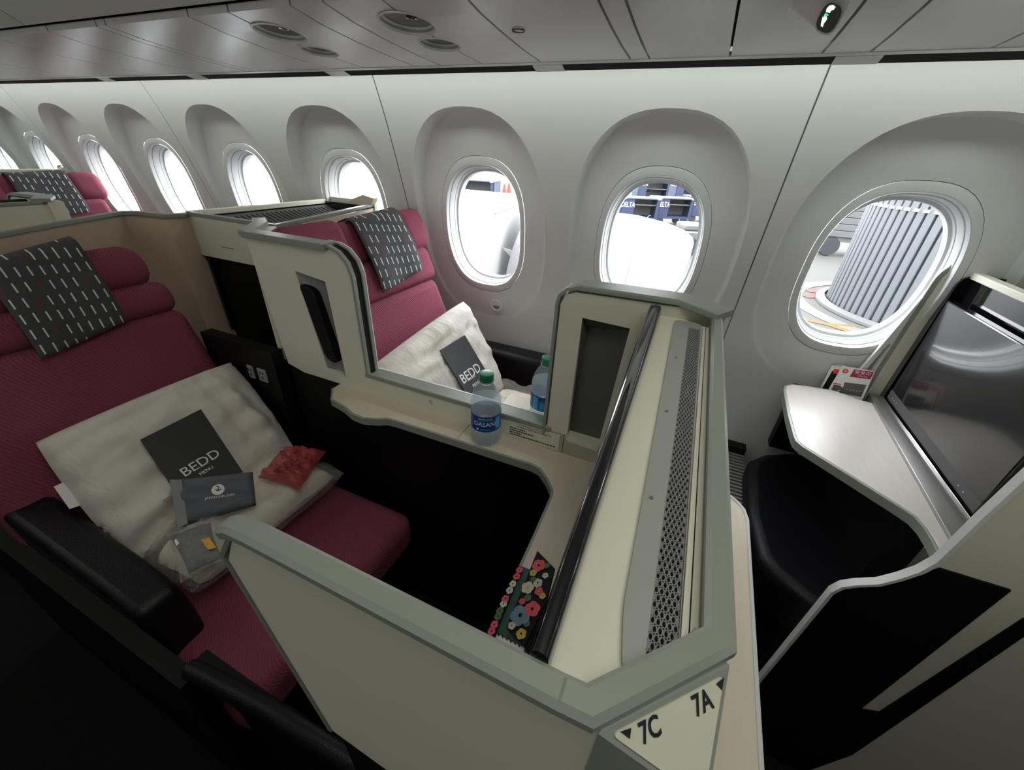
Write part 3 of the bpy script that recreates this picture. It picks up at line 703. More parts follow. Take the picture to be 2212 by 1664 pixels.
# ---- ledge on the walkway side of the console
lg = [at(u, v, z=ZS) for u, v in ((1575, 1072), (1590, 1084), (1604, 1100), (1612, 1122), (1640, 1655))]
ldp = [(0.062, 0.70), (lg[0].x - 0.02, 0.70)] + L2(lg) + [(lg[-1].x, 0.05), (0.062, 0.05)]
ld = thing('side_ledge', 'narrow pale ledge with light grey edge behind the seat sign, beside the walkway', 'ledge', (0.13, 0.4, 0.80))
prism('ledge_board', ldp, 'z', ZS - 0.02, ZS, M['shelf'], ld, bw=0.001)
sweep('ledge_edge', [Vector((p[0], p[1], ZS - 0.009)) for p in ldp[1:-1]], rect(-0.005, 0.001, -0.011, 0.0105, 0.001), M['white'], ld)
box('ledge_support', (0.062, 0.08, 0.0), (0.15, 0.66, ZS - 0.02), M['black'], ld)

# ================================================================== SEATS
def pad(name, B, s0, s1, w0, w1, d0, d1, m, parent, r=0.03, seg=4, wr=0.0):
    """cushion in a seat's own axes (s up the back, w across, d forward)"""
    O, S, Wv, D = B
    mt = Matrix(((Wv.x, D.x, S.x, O.x), (Wv.y, D.y, S.y, O.y), (Wv.z, D.z, S.z, O.z), (0, 0, 0, 1)))
    return box(name, (w0, d0, s0), (w1, d1, s1), m, parent, r, seg, mt)
def cover_cloth(name, label, tl, tr_, br, bl, n, mm, group=None, back=None):
    """cloth hung over a head-rest: grid with its own UVs, wrapped over the top edge"""
    n = Vector(n); NU, NV = 14, 18; vs, fs, uv = [], [], []
    up = ((tl - bl).normalized() + (tr_ - br).normalized()).normalized()
    for j in range(NV + 1):
        for i in range(NU + 1):
            a, b = i / NU, j / NV
            p = bl.lerp(br, a).lerp(tl.lerp(tr_, a), min(1, b / 0.86))
            q = 0.004 * math.sin(a * 9) * (1 - b) + 0.006 * math.sin(b * 5)
            if b > 0.86:
                t = (b - 0.86) / 0.14 * 1.9; p = p + up * 0.03 * math.sin(t) - n * 0.05 * (1 - math.cos(t))
            vs.append(p + n * (q if b <= 0.9 else 0)); uv.append((a, b))
    for j in range(NV):
        for i in range(NU): fs.append((j * (NU + 1) + i, j * (NU + 1) + i + 1, (j + 1) * (NU + 1) + i + 1, (j + 1) * (NU + 1) + i))
    o = mobj(name, vs, fs, mm, None, 60)
    l = o.data.uv_layers.new(name='UVMap')
    for lp_ in o.data.loops: l.data[lp_.index].uv = uv[lp_.vertex_index]
    so = o.modifiers.new('thick', 'SOLIDIFY'); so.thickness = 0.003; so.offset = 1
    tag(o, label, 'headrest cover', group)
    return recenter(o)
# ---- window seat 7A
UA, NA = Vector((-0.383, 0, 0.924)), Vector((0.924, 0, 0.383)); OA = Vector((-0.72, 1.03, 0.55))
BA = (OA, UA, Vector((0, 1, 0)), NA)
sa = thing('cabin_chair', 'bright maroon window seat seen through the open hatch of the divider', 'seat', (-0.7, 1.03, 0.0))
pad('backrest', BA, -0.12, 0.475, -0.295, 0.295, -0.13, 0.0, M['maroon'], sa, 0.035)
pad('neck_bolster', BA, 0.47, 0.595, -0.295, 0.30, -0.12, 0.012, M['maroon'], sa, 0.03)
pad('headrest', BA, 0.59, 0.735, -0.295, -0.07, -0.11, 0.02, M['maroon'], sa, 0.035)
pad('headrest', BA, 0.59, 0.728, -0.085, 0.20, -0.11, 0.0, M['maroon'], sa, 0.03)
pad('headrest', BA, 0.585, 0.735, 0.185, 0.335, -0.11, 0.02, M['maroon'], sa, 0.04)
box('seat_cushion', (-0.74, 0.745, 0.40), (-0.20, 1.325, 0.54), M['maroon'], sa, 0.04, 4)
box('seat_base', (-0.80, 0.76, 0.0), (-0.25, 1.31, 0.40), M['black'], sa)
pad('back_shell', BA, -0.40, 0.72, -0.20, 0.29, -0.17, -0.13, M['black'], sa, 0.01)
PA = OA + NA * 0.026
ca_ = cover_cloth('headrest_cover', 'dark cloth with white strokes over the headrest of the bright maroon window seat', onp(768, 487, PA, NA), onp(866, 461, PA, NA), onp(912, 581, PA, NA), onp(827, 633, PA, NA), NA, M['cover'], 'headrest covers')
# ---- aisle seat 7C
UC, NC_ = Vector((-0.407, 0, 0.913)), Vector((0.913, 0, 0.407)); OC = Vector((-1.117, 0.37, 0.43))
BC = (OC, UC, Vector((0, 1, 0)), NC_)
sc_ = thing('cabin_chair', 'dark maroon aisle seat in shadow with the grey pouch and creased pillow', 'seat', (-1.0, 0.37, 0.0))
def sval(u, v): return (onp(u, v, OC, NC_) - OC).dot(UC)
s1_, s2_, s3_ = sval(352, 603), sval(392, 660), sval(300, 518)
pad('backrest', BC, -0.12, s2_ + 0.005, -0.27, 0.285, -0.13, 0.0, M['maroon'], sc_, 0.04)
pad('neck_bolster', BC, s2_ - 0.005, s1_ + 0.005, -0.27, 0.282, -0.12, 0.008, M['maroon'], sc_, 0.035)
pad('headrest', BC, s1_ - 0.005, s3_, -0.27, 0.27, -0.12, 0.012, M['maroon'], sc_, 0.05)
box('seat_cushion', (-1.16, 0.105, 0.36), (-0.56, 0.645, 0.49), M['maroon'], sc_, 0.04, 4)
box('seat_base', (-1.2, 0.12, 0.0), (-0.62, 0.63, 0.37), M['black'], sc_)
PC = OC + NC_ * 0.02
tr7, br7, bl7 = onp(178, 535, PC, NC_), onp(274, 694, PC, NC_), onp(90, 777, PC, NC_)
tl7 = tr7 + (bl7 - br7)
cc_ = cover_cloth('headrest_cover', 'dark cloth with white strokes over the shadowed headrest of the seat with the grey pouch', tl7 + UC * 0.008, tr7 + UC * 0.008, br7, bl7, NC_, M['cover'], 'headrest covers')
# tan back shell behind 7C
tpth = [Vector((-1.575, 0.09, 1.178)), Vector((-1.600, 0.437, 1.183)), Vector((-1.635, 0.585, 1.193)), Vector((-1.655, 0.69, 1.2)), Vector((-1.672, 0.735, 1.2)), Vector((-1.645, 0.765, 1.2)), Vector((-1.59, 0.772, 1.2)), Vector((-1.53, 0.78, 1.2)), Vector((-1.515, 0.82, 1.2)), Vector((-1.54, 0.89, 1.2))]
shl = thing('seat_shell', 'tan laminate back shell with grey top edge curving behind the aisle seat', 'seat shell', (-1.5, 0.4, 0.0))
vs = []; n = len(tpth)
for i, p in enumerate(tpth):
    a = tpth[max(0, i - 1)]; b = tpth[min(n - 1, i + 1)]; d = (b - a).normalized(); nn = Vector((d.y, -d.x, 0))
    for z in (0.05, 0.5, 0.9, p.z): vs.append((p.x, p.y, z))
    for z in (p.z, 0.9, 0.5, 0.05): vs.append((p.x - nn.x * 0.015, p.y - nn.y * 0.015, z))
fs = [(8 * i + q, 8 * i + (q + 1) % 8, 8 * i + 8 + (q + 1) % 8, 8 * i + 8 + q) for i in range(n - 1) for q in range(8)]
mobj('shell_panel', vs, fs, M['tan'], shl, 50)
sweep('shell_trim', [p + Vector((0, 0, 0.003)) for p in tpth], rect(-0.008, 0.010, -0.006, 0.006, 0.002), M['trim'], shl)
pb_ = box('power_box', (-1.33, 0.655, 0.0), (-1.02, 0.69, 0.90), M['black'], shl)
for u, v, w in ((543, 803, 0.012), (568, 811, 0.018)):
    q = at(u, v, y=0.654); o = box('outlet', (q.x - w, 0.651, q.z - 0.022), (q.x + w, 0.656, q.z + 0.022), M['outlet'], pb_, 0.002)
    for dx_, dz_ in ((-.006, .008), (.006, .008), (0, -.008)): box('outlet_slot', (q.x + dx_ - .002, 0.6505, q.z + dz_ - .004), (q.x + dx_ + .002, 0.6516, q.z + dz_ + .004), M['slot'], o)
# aisle armrest of 7C
ar = sc_
r0, r1, r2, r3 = at(20, 1090, z=0.68), at(130, 1190, z=0.66), at(330, 1310, z=0.62), at(400, 1283, z=0.62)
ax_ = [(-1.5, 0.70), (-1.15, 0.68), (-0.85, 0.655), (-0.785, 0.635), (-0.77, 0.55), (-0.78, 0.42), (-1.5, 0.42)]
box('side_panel', (-1.6, 0.075, 0.0), (-0.62, 0.105, 0.60), M['black'], sc_)
prism('arm_pad', ax_, 'y', 0.105, 0.185, M['leather'], ar, bw=0.018, seg=4)
ga, gb = at(6, 1010, y=0.10), at(112, 1165, y=0.10)
sweep('arm_strip', [(-1.32, 0.145, 0.69), (-1.02, 0.125, 0.655)], rect(-0.018, 0.018, -0.006, 0.004), M['midgrey'], ar)
# nearer aisle-side rail under the panel
rl = sc_
sweep('rail_pad', [(-0.62, 0.10, 0.62), (-0.43, 0.112, 0.65), (-0.26, 0.118, 0.65), (-0.18, 0.118, 0.60)], circ(0.016, 12), M['leather'], rl)
box('rail_panel', (-0.62, 0.112, 0.0), (-0.2, 0.13, 0.63), M['black'], rl)

# ================================================================== SOFT THINGS
def cushion(name, label, cat, c00, c10, c11, c01, n, th, m, nu=44, nv=32, wrs=1.0, corner=0.16, seed=0, parent=None, pin=0.5, group=None, flat=3.0, folds=None, squir=0.0):
    """puffed cloth body over a quad: c00 (u0 v0) c10 c11 c01; n points to the viewer's side"""
    n = Vector(n).normalized(); vs, fs = [], []
    def env(a, b):
        e = (1 - abs(2 * a - 1) ** flat) * (1 - abs(2 * b - 1) ** flat)
        return max(0.0, e) ** pin
    for side in (1, -1):
        for j in range(nv + 1):
            for i in range(nu + 1):
                a, b = i / nu, j / nv
                # edges drawn in between the corners
                ka = corner * (1 - abs(2 * b - 1) ** 2) * (2 * a - 1) * abs(2 * a - 1) * 0.25
                kb = corner * (1 - abs(2 * a - 1) ** 2) * (2 * b - 1) * abs(2 * b - 1) * 0.25
                aa, bb = a - ka, b - kb
                if squir:
                    x_, y_ = 2 * aa - 1, 2 * bb - 1; aa = 0.5 + 0.5 * x_ * math.sqrt(1 - squir * y_ * y_ / 2); bb = 0.5 + 0.5 * y_ * math.sqrt(1 - squir * x_ * x_ / 2)
                p = c00.lerp(c10, aa).lerp(c01.lerp(c11, aa), bb)
                e = env(a, b); h = e * th
                q = noise.noise(Vector((a * 5 + seed, b * 9 - seed, seed * 1.7))) * 0.011 + noise.noise(Vector((a * 15 + seed, b * 22, 3 + seed))) * 0.004
                if folds: q += folds(a, b)
                h = h + (q * wrs) * (0.35 + 0.65 * e) * (1 if side == 1 else 0.3)
                if i in (0, nu) or j in (0, nv): h = 0.004 * side * 0 + q * wrs * 0.3
                vs.append(p + n * h * (1 if side == 1 else -0.75))
    st = (nu + 1) * (nv + 1)
    for s in (0, 1):
        for j in range(nv):
            for i in range(nu):
                f = [s * st + j * (nu + 1) + i, s * st + j * (nu + 1) + i + 1, s * st + (j + 1) * (nu + 1) + i + 1, s * st + (j + 1) * (nu + 1) + i]
                fs.append(f if s == 0 else f[::-1])
    o = mobj(name, vs, fs, m, parent, 75)
    bm = bmesh.new(); bm.from_mesh(o.data); bmesh.ops.remove_doubles(bm, verts=bm.verts, dist=0.0008); bmesh.ops.recalc_face_normals(bm, faces=bm.faces); bm.to_mesh(o.data); bm.free()
    if label: tag(o, label, cat, group)
    if parent is None: recenter(o)
    return o
def crease(pts):
    def f(a, b):
        s = 0
        for (a0, b0, an, wd_, ln, am) in pts:
            da, db = a - a0, b - b0; x = da * math.cos(an) + db * math.sin(an); y = -da * math.sin(an) + db * math.cos(an)
            s += am * math.exp(-(y / wd_) ** 2) * math.exp(-(x / ln) ** 2)
        return s
    return f
# 7A pillow, menu, wrapped blanket
n7 = Vector((0.80, -0.05, 0.60)).normalized()
P7 = OA + NA * 0.09 + Vector((0, 0, 0.12))
q = [onp(u, v, P7, n7) for u, v in ((840, 972), (1098, 846), (1003, 640), (800, 786))]
fo = crease([(0.3, 0.62, 0.1, 0.05, 0.25, 0.012), (0.5, 0.75, 0.25, 0.04, 0.3, -0.012), (0.75, 0.8, 0.5, 0.05, 0.25, 0.010), (0.25, 0.35, -0.2, 0.06, 0.3, -0.010), (0.35, 0.2, -0.15, 0.05, 0.3, 0.010), (0.85, 0.6, 1.2, 0.05, 0.2, -0.008)])
cushion('pillow', 'off-white pillow leaning on the window seat with a black menu card on it', 'pillow', q[0], q[1], q[2], q[3], n7, 0.055, M['pillow'], wrs=1.15, seed=2.0, folds=fo, corner=0.08, flat=4.5, squir=0.28)
def menu(label, cs, P, n, parent_group, t=0.003):
    n = Vector(n).normalized(); r = [onp(u, v, P, n) for u, v in cs]
    root = thing('menu_card', label, 'menu', ((r[0] + r[1] + r[2] + r[3]) / 4), parent_group)
    slab('card', r, n, t, M['menu'], root)
    return root, r, n
def cardtext(root, P, n, u, v, body, hpx, xa, m=None, bold=0.0, sx=1.0):
    o = onp(u, v, P + n * 0.0008, n); s = (onp(u, v - hpx / 2, P, n) - onp(u, v + hpx / 2, P, n)).length
    text('printed_word', body, s, frame(o, xa, n.cross(Vector(xa))), m or M['ink'], root, bold=bold, sx=sx)
PM = P7 + n7 * 0.066
mc, r, nn = menu('black menu card standing on the off-white pillow of the window seat', ((1035, 864), (1066, 812), (1004, 724), (950, 757)), PM, n7, None)
mc_r = r
bl_, tl_, tr_4, br_4 = onp(1013, 872, PM, n7), onp(950, 757, PM, n7), onp(1004, 724, PM, n7), onp(1066, 822, PM, n7)
# square the card
xa = (tr_4 - tl_).normalized(); ya = nn.cross(xa)
if ya.dot(tl_ - bl_) < 0: ya = -ya
wcd = (tr_4 - tl_).length; hcd = 0.235
bpy.data.objects.remove(mc.children[0])
slab('card', [tl_, tl_ - ya * hcd, tr_4 - ya * hcd, tr_4], nn, 0.003, M['menu'], mc)
cardtext(mc, PM, nn, 1017, 807, 'BEDD', 26, xa, bold=0.0004)
cardtext(mc, PM, nn, 1030, 829, 'MENU', 10, xa)
for i in range(9):
    p = onp(1012 + i * 1.9, 826 - i * 1.25 - 2, PM + nn * 0.0008, nn)
    mobj('printed_mark', [p, p + xa * 0.0022, p + xa * 0.0022 + ya * 0.003, p + ya * 0.003], [(0, 1, 2, 3)], M['ink'], mc)
bk = [Vector((-0.55, 0.80, 0.60)), Vector((-0.25, 0.80, 0.60)), Vector((-0.25, 1.22, 0.60)), Vector((-0.55, 1.22, 0.60))]
wb = thing('wrapped_blanket', 'white blanket in crumpled clear plastic on the window seat, behind the bottles', 'blanket', (-0.42, 1.0, 0.53))
cushion('blanket', None, None, bk[0], bk[1], bk[2], bk[3], (0, 0, 1), 0.065, M['blanket'], 24, 24, 1.2, seed=5, parent=wb, flat=6)
cushion('plastic_wrap', None, None, *[p + Vector((0, 0, 0.004)) for p in (bk[0] + Vector((-.03, -.03, 0)), bk[1] + Vector((.03, -.03, 0)), bk[2] + Vector((.03, .03, 0)), bk[3] + Vector((-.03, .03, 0)))], (0, 0, 1), 0.085, M['film'], 40, 40, 2.4, seed=9, parent=wb, flat=6)
rp = [Vector((-0.47, 0.83, 0.68)), Vector((-0.36, 0.80, 0.68)), Vector((-0.34, 0.93, 0.70)), Vector((-0.44, 0.95, 0.70))]
cushion('red_plastic_bag', 'small pink plastic bag on the wrapped blanket of the window seat', 'plastic bag', rp[0], rp[1], rp[2], rp[3], (0, 0, 1), 0.02, M['redfilm'], 18, 18, 1.6, seed=4, flat=3)
# black leather arm along the wall of 7A
aw = sa
prism('arm_pad', [(1.345, 0.45), (1.45, 0.45), (1.452, 0.70), (1.37, 0.705), (1.35, 0.69)], 'x', -0.86, 0.02, M['leather'], aw, bw=0.014, seg=4)
box('arm_base', (-0.86, 1.35, 0.0), (0.02, 1.40, 0.46), M['black'], aw)

# 7C pillow, menu, pouch, blanket, slippers bag, red bag
KQ = 1.135
def sc14(P): return CAM + (Vector(P) - CAM) * KQ
n8 = Vector((0.72, -0.05, 0.69)).normalized()
P8 = sc14(Vector((-0.98, 0.36, 0.55)) + Vector((0.913, 0, 0.407)) * 0.10 + Vector((0, 0, 0.10)))
q = [onp(u, v, P8, n8) for u, v in ((280, 1245), (655, 975), (505, 770), (42, 955))]
fo = crease([(0.25, 0.25, 0.35, 0.035, 0.35, 0.012), (0.2, 0.15, 0.40, 0.03, 0.3, -0.012), (0.3, 0.4, 0.25, 0.04, 0.35, -0.010), (0.15, 0.05, 0.45, 0.03, 0.3, 0.010), (0.35, 0.5, 0.2, 0.04, 0.3, 0.008), (0.85, 0.5, 1.7, 0.05, 0.3, 0.012), (0.75, 0.55, 1.6, 0.04, 0.3, -0.012), (0.93, 0.4, 1.75, 0.03, 0.3, -0.01), (0.5, 0.88, 0.1, 0.04, 0.3, -0.014), (0.65, 0.92, 0.2, 0.05, 0.2, 0.012)])
pw = cushion('pillow', 'beige creased pillow on the dark aisle seat under the grey pouch', 'pillow', q[0], q[1], q[2], q[3], n8, 0.06, M['pillow'], wrs=1.25, seed=6.0, folds=fo, corner=0.08, flat=4.5, squir=0.30)
tg = [onp(u, v, P8 + n8 * 0.004, n8) for u, v in ((116, 1052), (152, 1034), (186, 1088), (150, 1100))]
tl0 = slab('pillow_tag', tg, n8, 0.001, M['paper'], None)
tl0.parent = pw; tl0.matrix_parent_inverse = Matrix.Translation(-pw.location)
PM8 = P8 + n8 * 0.084
mc8, r, nn = menu('black menu card tucked behind the grey pouch on the aisle seat pillow', ((372, 1040), (525, 1022), (434, 884), (303, 950)), PM8, n8, None)
tl_, tr_4 = onp(303, 950, PM8, n8), onp(434, 884, PM8, n8)
br_ = onp(545, 1050, PM8, n8)
xa = (tr_4 - tl_).normalized(); ya = nn.cross(xa)
bpy.data.objects.remove(mc8.children[0])
dn = (br_ - tr_4); dn = dn.normalized() * 0.20
slab('card', [tl_, tl_ + dn, tr_4 + dn, tr_4], nn, 0.003, M['menu'], mc8)
cardtext(mc8, PM8, nn, 434, 1000, 'BEDD', 27, xa, bold=0.0001, sx=1.1)
cardtext(mc8, PM8, nn, 446, 1017, 'MENU', 10, xa)
for i in range(12):
    p = onp(422 + i * 2.9, 1017 - i * 1.55, PM8 + nn * 0.0008, nn)
    mobj('printed_mark', [p, p + xa * 0.002, p + xa * 0.002 + ya * 0.0018, p + ya * 0.0018], [(0, 1, 2, 3)], M['pouch2'], mc8)
# grey felt pouch with emblem and lettering
PP = PM8 + n8 * 0.012 + Vector((0.02, 0, 0))
npch = Vector((0.62, -0.25, 0.74)).normalized()
PPc = CAM + (onp(465, 1080, PP, n8) - CAM) * 0.955
qp = [onp(u, v, PPc, npch) for u, v in ((388, 1140), (553, 1092), (546, 1020), (368, 1038))]
po = thing('felt_pouch', 'grey felt amenity pouch with white crane emblem lying on the aisle seat pillow', 'pouch', PPc - npch * 0.02)
cushion('pouch_body', None, None, qp[0], qp[1], qp[2], qp[3], npch, 0.017, M['pouch'], 26, 18, 0.35, seed=1, parent=po, flat=7, corner=0.0)
fl0 = [onp(u, v, PPc + npch * 0.016, npch) for u, v in ((383, 1142), (406, 1132), (392, 1036), (366, 1036))]
slab('pouch_flap', fl0, npch, 0.004, M['pouch2'], po, 0.001)
xp = (qp[1] - qp[0] + qp[2] - qp[3]).normalized(); PPt = PPc + npch * 0.0195
def emblem(c, R, xa, n, parent, m, m2):
    """ring-winged bird disc: a disc with a crescent bite and a neck stroke"""
    ya = n.cross(xa)
    def pts(L): return [c + xa * (x * R) + ya * (y * R) + n * 0.0003 for x, y in L]
    disc = [(math.cos(t), math.sin(t)) for t in [i * math.pi / 14 for i in range(28)]]
    mobj('emblem_disc', pts(disc), [list(range(28))], m, parent)
    c = c + n * 0.0003
    body = [(-0.62, 0.35), (-0.45, 0.05), (-0.25, -0.2), (0.0, -0.32), (0.3, -0.25), (0.55, 0.0), (0.62, 0.3), (0.5, 0.12), (0.3, -0.02), (0.12, 0.0), (0.22, 0.25), (0.2, 0.55), (0.02, 0.72), (-0.2, 0.7), (-0.38, 0.55), (-0.18, 0.58), (0.0, 0.52), (0.04, 0.3), (-0.1, 0.05), (-0.35, 0.1)]
    mobj('emblem_bird', pts(body), [list(range(len(body)))], m2, parent)
ec = onp(471, 1058, PPt, npch); eR = (onp(485, 1058, PPt, npch) - ec).length
emblem(ec, eR, xp, npch, po, M['paper'], M['pouch'])
xt = (onp(510, 1068, PPt, npch) - onp(440, 1078, PPt, npch)); wt = xt.length
text('printed_words', 'JAPAN AIRLINES', wt / 7.4, frame(onp(475, 1073, PPt + npch * 0.0004, npch), xt, npch.cross(xt)), M['paper'], po, sx=0.95)
# blanket in plastic under the pillow
zb = 0.585
qb = [at(u, v, z=zb) for u, v in ((338, 1215), (430, 1262), (722, 1030), (600, 985))]
wb2 = thing('wrapped_blanket', 'folded cream blanket in clear plastic under the pillow of the aisle seat', 'blanket', (-0.85, 0.38, 0.49))
fo = crease([(0.5, 0.5, 1.3, 0.04, 0.6, -0.006)])
cushion('blanket', None, None, qb[0], qb[1], qb[2], qb[3], (0, 0, 1), 0.045, M['blanket'], 28, 36, 0.8, seed=3, parent=wb2, flat=7, corner=0.02, folds=fo)
gx_ = [qb[0] + Vector((-.02, -.02, .006)), qb[1] + Vector((.015, -.02, .006)), qb[2] + Vector((.02, .02, .006)), qb[3] + Vector((-.02, .02, .006))]
cushion('plastic_wrap', None, None, gx_[0], gx_[1], gx_[2], gx_[3], (0, 0, 1), 0.055, M['film'], 40, 50, 1.3, seed=12, parent=wb2, flat=7, corner=0.0)
# dark slippers in a clear bag with an orange tag
zs_ = 0.672
qs = [at(u, v, z=zs_) for u, v in ((408, 1240), (480, 1205), (455, 1130), (365, 1160))]
sl = thing('slipper_bag', 'dark grey slippers in a clear plastic bag with an orange sticker on the aisle seat', 'slippers', (sum((p.x for p in qs)) / 4, sum((p.y for p in qs)) / 4, 0.63))
cushion('slippers', None, None, qs[0], qs[1], qs[2], qs[3], (0, 0, 1), 0.018, M['pouch'], 20, 16, 0.4, seed=8, parent=sl, flat=5)
cushion('plastic_bag', None, None, *[p + Vector((0, 0, 0.004)) for p in (qs[0] + Vector((.01, -.02, 0)), qs[1] + Vector((.02, .01, 0)), qs[2] + Vector((0, .02, 0)), qs[3] + Vector((-.01, 0, 0)))], (0, 0, 1), 0.024, M['film'], 30, 24, 1.4, seed=14, parent=sl, flat=5)
slab('orange_sticker', [at(u, v, z=zs_ + 0.032) for u, v in ((450, 1188), (467, 1183), (452, 1161), (434, 1167))], (0, 0, 1), 0.001, M['orange'], sl)
slab('paper_sticker', [at(u, v, z=zs_ + 0.031) for u, v in ((381, 1180), (387, 1173), (380, 1164), (376, 1168))], (0, 0, 1), 0.001, M['paper'], sl)
zr_ = 0.66
qr = [at(u, v, z=zr_) for u, v in ((556, 1032), (648, 1058), (705, 975), (620, 968))]
rb = thing('red_plastic_bag', 'red plastic bag with dark headset pads on the folded blanket of the aisle seat', 'plastic bag', (sum((p.x for p in qr)) / 4, sum((p.y for p in qr)) / 4, 0.64))
cushion('bag_film', None, None, qr[0], qr[1], qr[2], qr[3], (0, 0, 1), 0.028, M['redfilm'], 30, 30, 1.8, seed=15, parent=rb, flat=3)
qh = [qr[0].lerp(qr[2], 0.2), qr[1].lerp(qr[3], 0.3), qr[2].lerp(qr[0], 0.25), qr[3].lerp(qr[1], 0.3)]
cushion('headset_pad', None, None, qh[0], qh[1], qh[2], qh[3], (0, 0, 1), 0.016, M['black'], 14, 14, 0.5, seed=16, parent=rb)

# ================================================================== BOTTLES
def bottle(label, c, h, R, face, front=True):
    root = thing('water_bottle', label, 'bottle', c)
    T = Matrix.Translation(c)
    s = h / 0.178
    body = [(0.001, 0.0), (R * 0.62, 0.0), (R * 0.82, 0.004 * s), (R * 0.97, 0.014 * s), (R, 0.024 * s), (R, 0.044 * s), (R * 0.985, 0.047 * s), (R * 0.985, 0.088 * s), (R, 0.091 * s), (R * 0.985, 0.098 * s), (R, 0.104 * s), (R * 0.97, 0.116 * s), (R * 0.87, 0.131 * s), (R * 0.68, 0.146 * s), (R * 0.47, 0.156 * s), (R * 0.385, 0.160 * s), (R * 0.385, 0.172 * s), (0.001, 0.172 * s)]
    lathe('bottle_body', body, T, M['bottle'], root, 40, 50, cap=False)
    wl_ = [(max(0.001, r_ - 0.0012), z + 0.001) for r_, z in body if z < 0.112 * s] + [(R * 0.95, 0.118 * s), (0.001, 0.118 * s)]
    lathe('water', wl_, T, M['water'], root, 40, 50, cap=False)
    lathe('neck_ring', [(R * 0.39, 0.157 * s), (R * 0.5, 0.158 * s), (R * 0.5, 0.1605 * s), (R * 0.39, 0.1615 * s)], T, M['bottle'], root, 28, cap=False)
    cp = lathe('bottle_cap', [(R * 0.455, 0.1612 * s), (R * 0.46, 0.175 * s), (R * 0.44, 0.1785 * s), (R * 0.36, 0.1792 * s), (0.001, 0.1790 * s)], T, M['cap'], root, 36, 35, cap=True)
    lb = lathe('label', [(R * 0.992, 0.0475 * s), (R * 0.992, 0.0875 * s)], T, M['label'], root, 48, 60, cap=False)
    def wrap(ang0, z0, rr=1.0):
        def f(p):
            a = ang0 + p.x / R; return T @ Vector((math.cos(a) * R * rr, math.sin(a) * R * rr, z0 + p.y))
        return f
    def patch(name, a0, a1, z0, z1, m, rr=1.0):
        n = 10; vs = []
        for i in range(n + 1):
            a = a0 + (a1 - a0) * i / n
            vs += [T @ Vector((math.cos(a) * R * rr, math.sin(a) * R * rr, z0)), T @ Vector((math.cos(a) * R * rr, math.sin(a) * R * rr, z1))]
        mobj(name, vs, [(2 * i, 2 * i + 2, 2 * i + 3, 2 * i + 1) for i in range(n)], m, lb)
    if front:
        text('label_word', 'DASANI', 0.0150 * s, None, M['ink'], lb, fn=wrap(face, 0.0675 * s), sx=1.0)
        text('label_words', 'PURIFIED WATER', 0.0042 * s, None, M['ink'], lb, fn=wrap(face, 0.0815 * s))
        for i in range(16): patch('label_mark', face - 0.55 + i * 0.07, face - 0.505 + i * 0.07, 0.0765 * s, 0.0785 * s, M['label2'])
        for i in range(9): patch('label_mark', face - 0.30 + i * 0.075, face - 0.245 + i * 0.075, 0.0525 * s, 0.055 * s, M['label2'])
        lathe('label_dot', [(0.0028 * s, 0), (0.0001, 0.0001)], T @ Matrix.Translation((math.cos(face - 0.5) * R, math.sin(face - 0.5) * R, 0.054 * s)) @ Matrix.Rotation(face - 0.5, 4, 'Z') @ Matrix.Rotation(math.pi / 2, 4, 'Y'), M['ink'], lb, 14, cap=False)
        patch('label_panel', face + 0.72, face + 1.1, 0.053 * s, 0.083 * s, M['label2'])
    else:
        patch('label_panel', face - 0.95, face - 0.55, 0.048 * s, 0.084 * s, M['label2'])
        for i in range(6): patch('label_mark', face - 0.45 + i * 0.09, face - 0.40 + i * 0.09, 0.05 * s, (0.07 + 0.012 * random.random()) * s, M['label2'])
        patch('barcode_panel', face + 0.12, face + 0.75, 0.05 * s, 0.084 * s, M['paper'])
        for i in range(9): patch('barcode_bar', face + 0.18, face + 0.68, (0.053 + i * 0.0033) * s, (0.0545 + i * 0.0033) * s, M['midgrey'], 1.004)
    return root
b1 = Vector((-0.329, 0.648, ZS + 0.0005))
bottle('water bottle with blue label and green cap on the pale wood shelf', b1, 0.176, 0.034, math.atan2(-b1.y, -b1.x) - 0.06, True)
b2 = Vector((-0.236, 0.775, 0.8535))
bottle('water bottle with barcode turned out, behind the open hatch of the divider', b2, 0.172, 0.035, math.atan2(-b2.y, -b2.x) + 0.1, False)

# ================================================================== BOOKS by the monitor of 7C
nb = Vector((-0.30, -0.10, 0.95)).normalized(); PB = Vector((-0.09, 0.28, 0.925))
def bp_(L, P): return [onp(u, v, P, nb) for u, v in L]
bk1 = thing('green_book', 'dark green book with a floral border on the shelf beside the black monitor edge', 'book', (-0.09, 0.27, ZS))
slab('cover', bp_(((1128, 1224), (1148, 1232), (1160, 1236), (1135, 1398), (1069, 1364)), PB), nb, 0.078, M['green'], bk1)
floral = []
slab('border_strip', bp_(((1120, 1222), (1129, 1226), (1066, 1378), (1052, 1374)), PB + nb * 0.002), nb, 0.004, M['black'], bk1)
def flower(c, R, a0, xa, ya, m, mc, parent, petals=5):
    n_ = xa.cross(ya).normalized()
    if n_.dot(CAM - c) < 0: n_ = -n_
    for k in range(petals):
        a = a0 + k * 2 * math.pi / petals; pts = []
        for t in range(9):
            ph = -math.pi + 2 * math.pi * t / 9; rr = R * (0.55 + 0.45 * math.cos(ph)); ww = R * 0.50 * math.sin(ph)
            x, y = rr * math.cos(a) - ww * math.sin(a), rr * math.sin(a) + ww * math.cos(a)
            pts.append(c + xa * x + ya * y + n_ * (0.0003 + 0.00004 * k))
        mobj('printed_petal', pts, [list(range(9))], m, parent)
    mobj('printed_centre', [c + xa * (R * .2 * math.cos(i)) + ya * (R * .2 * math.sin(i)) + n_ * 0.0007 for i in range(6)], [list(range(6))], mc, parent)
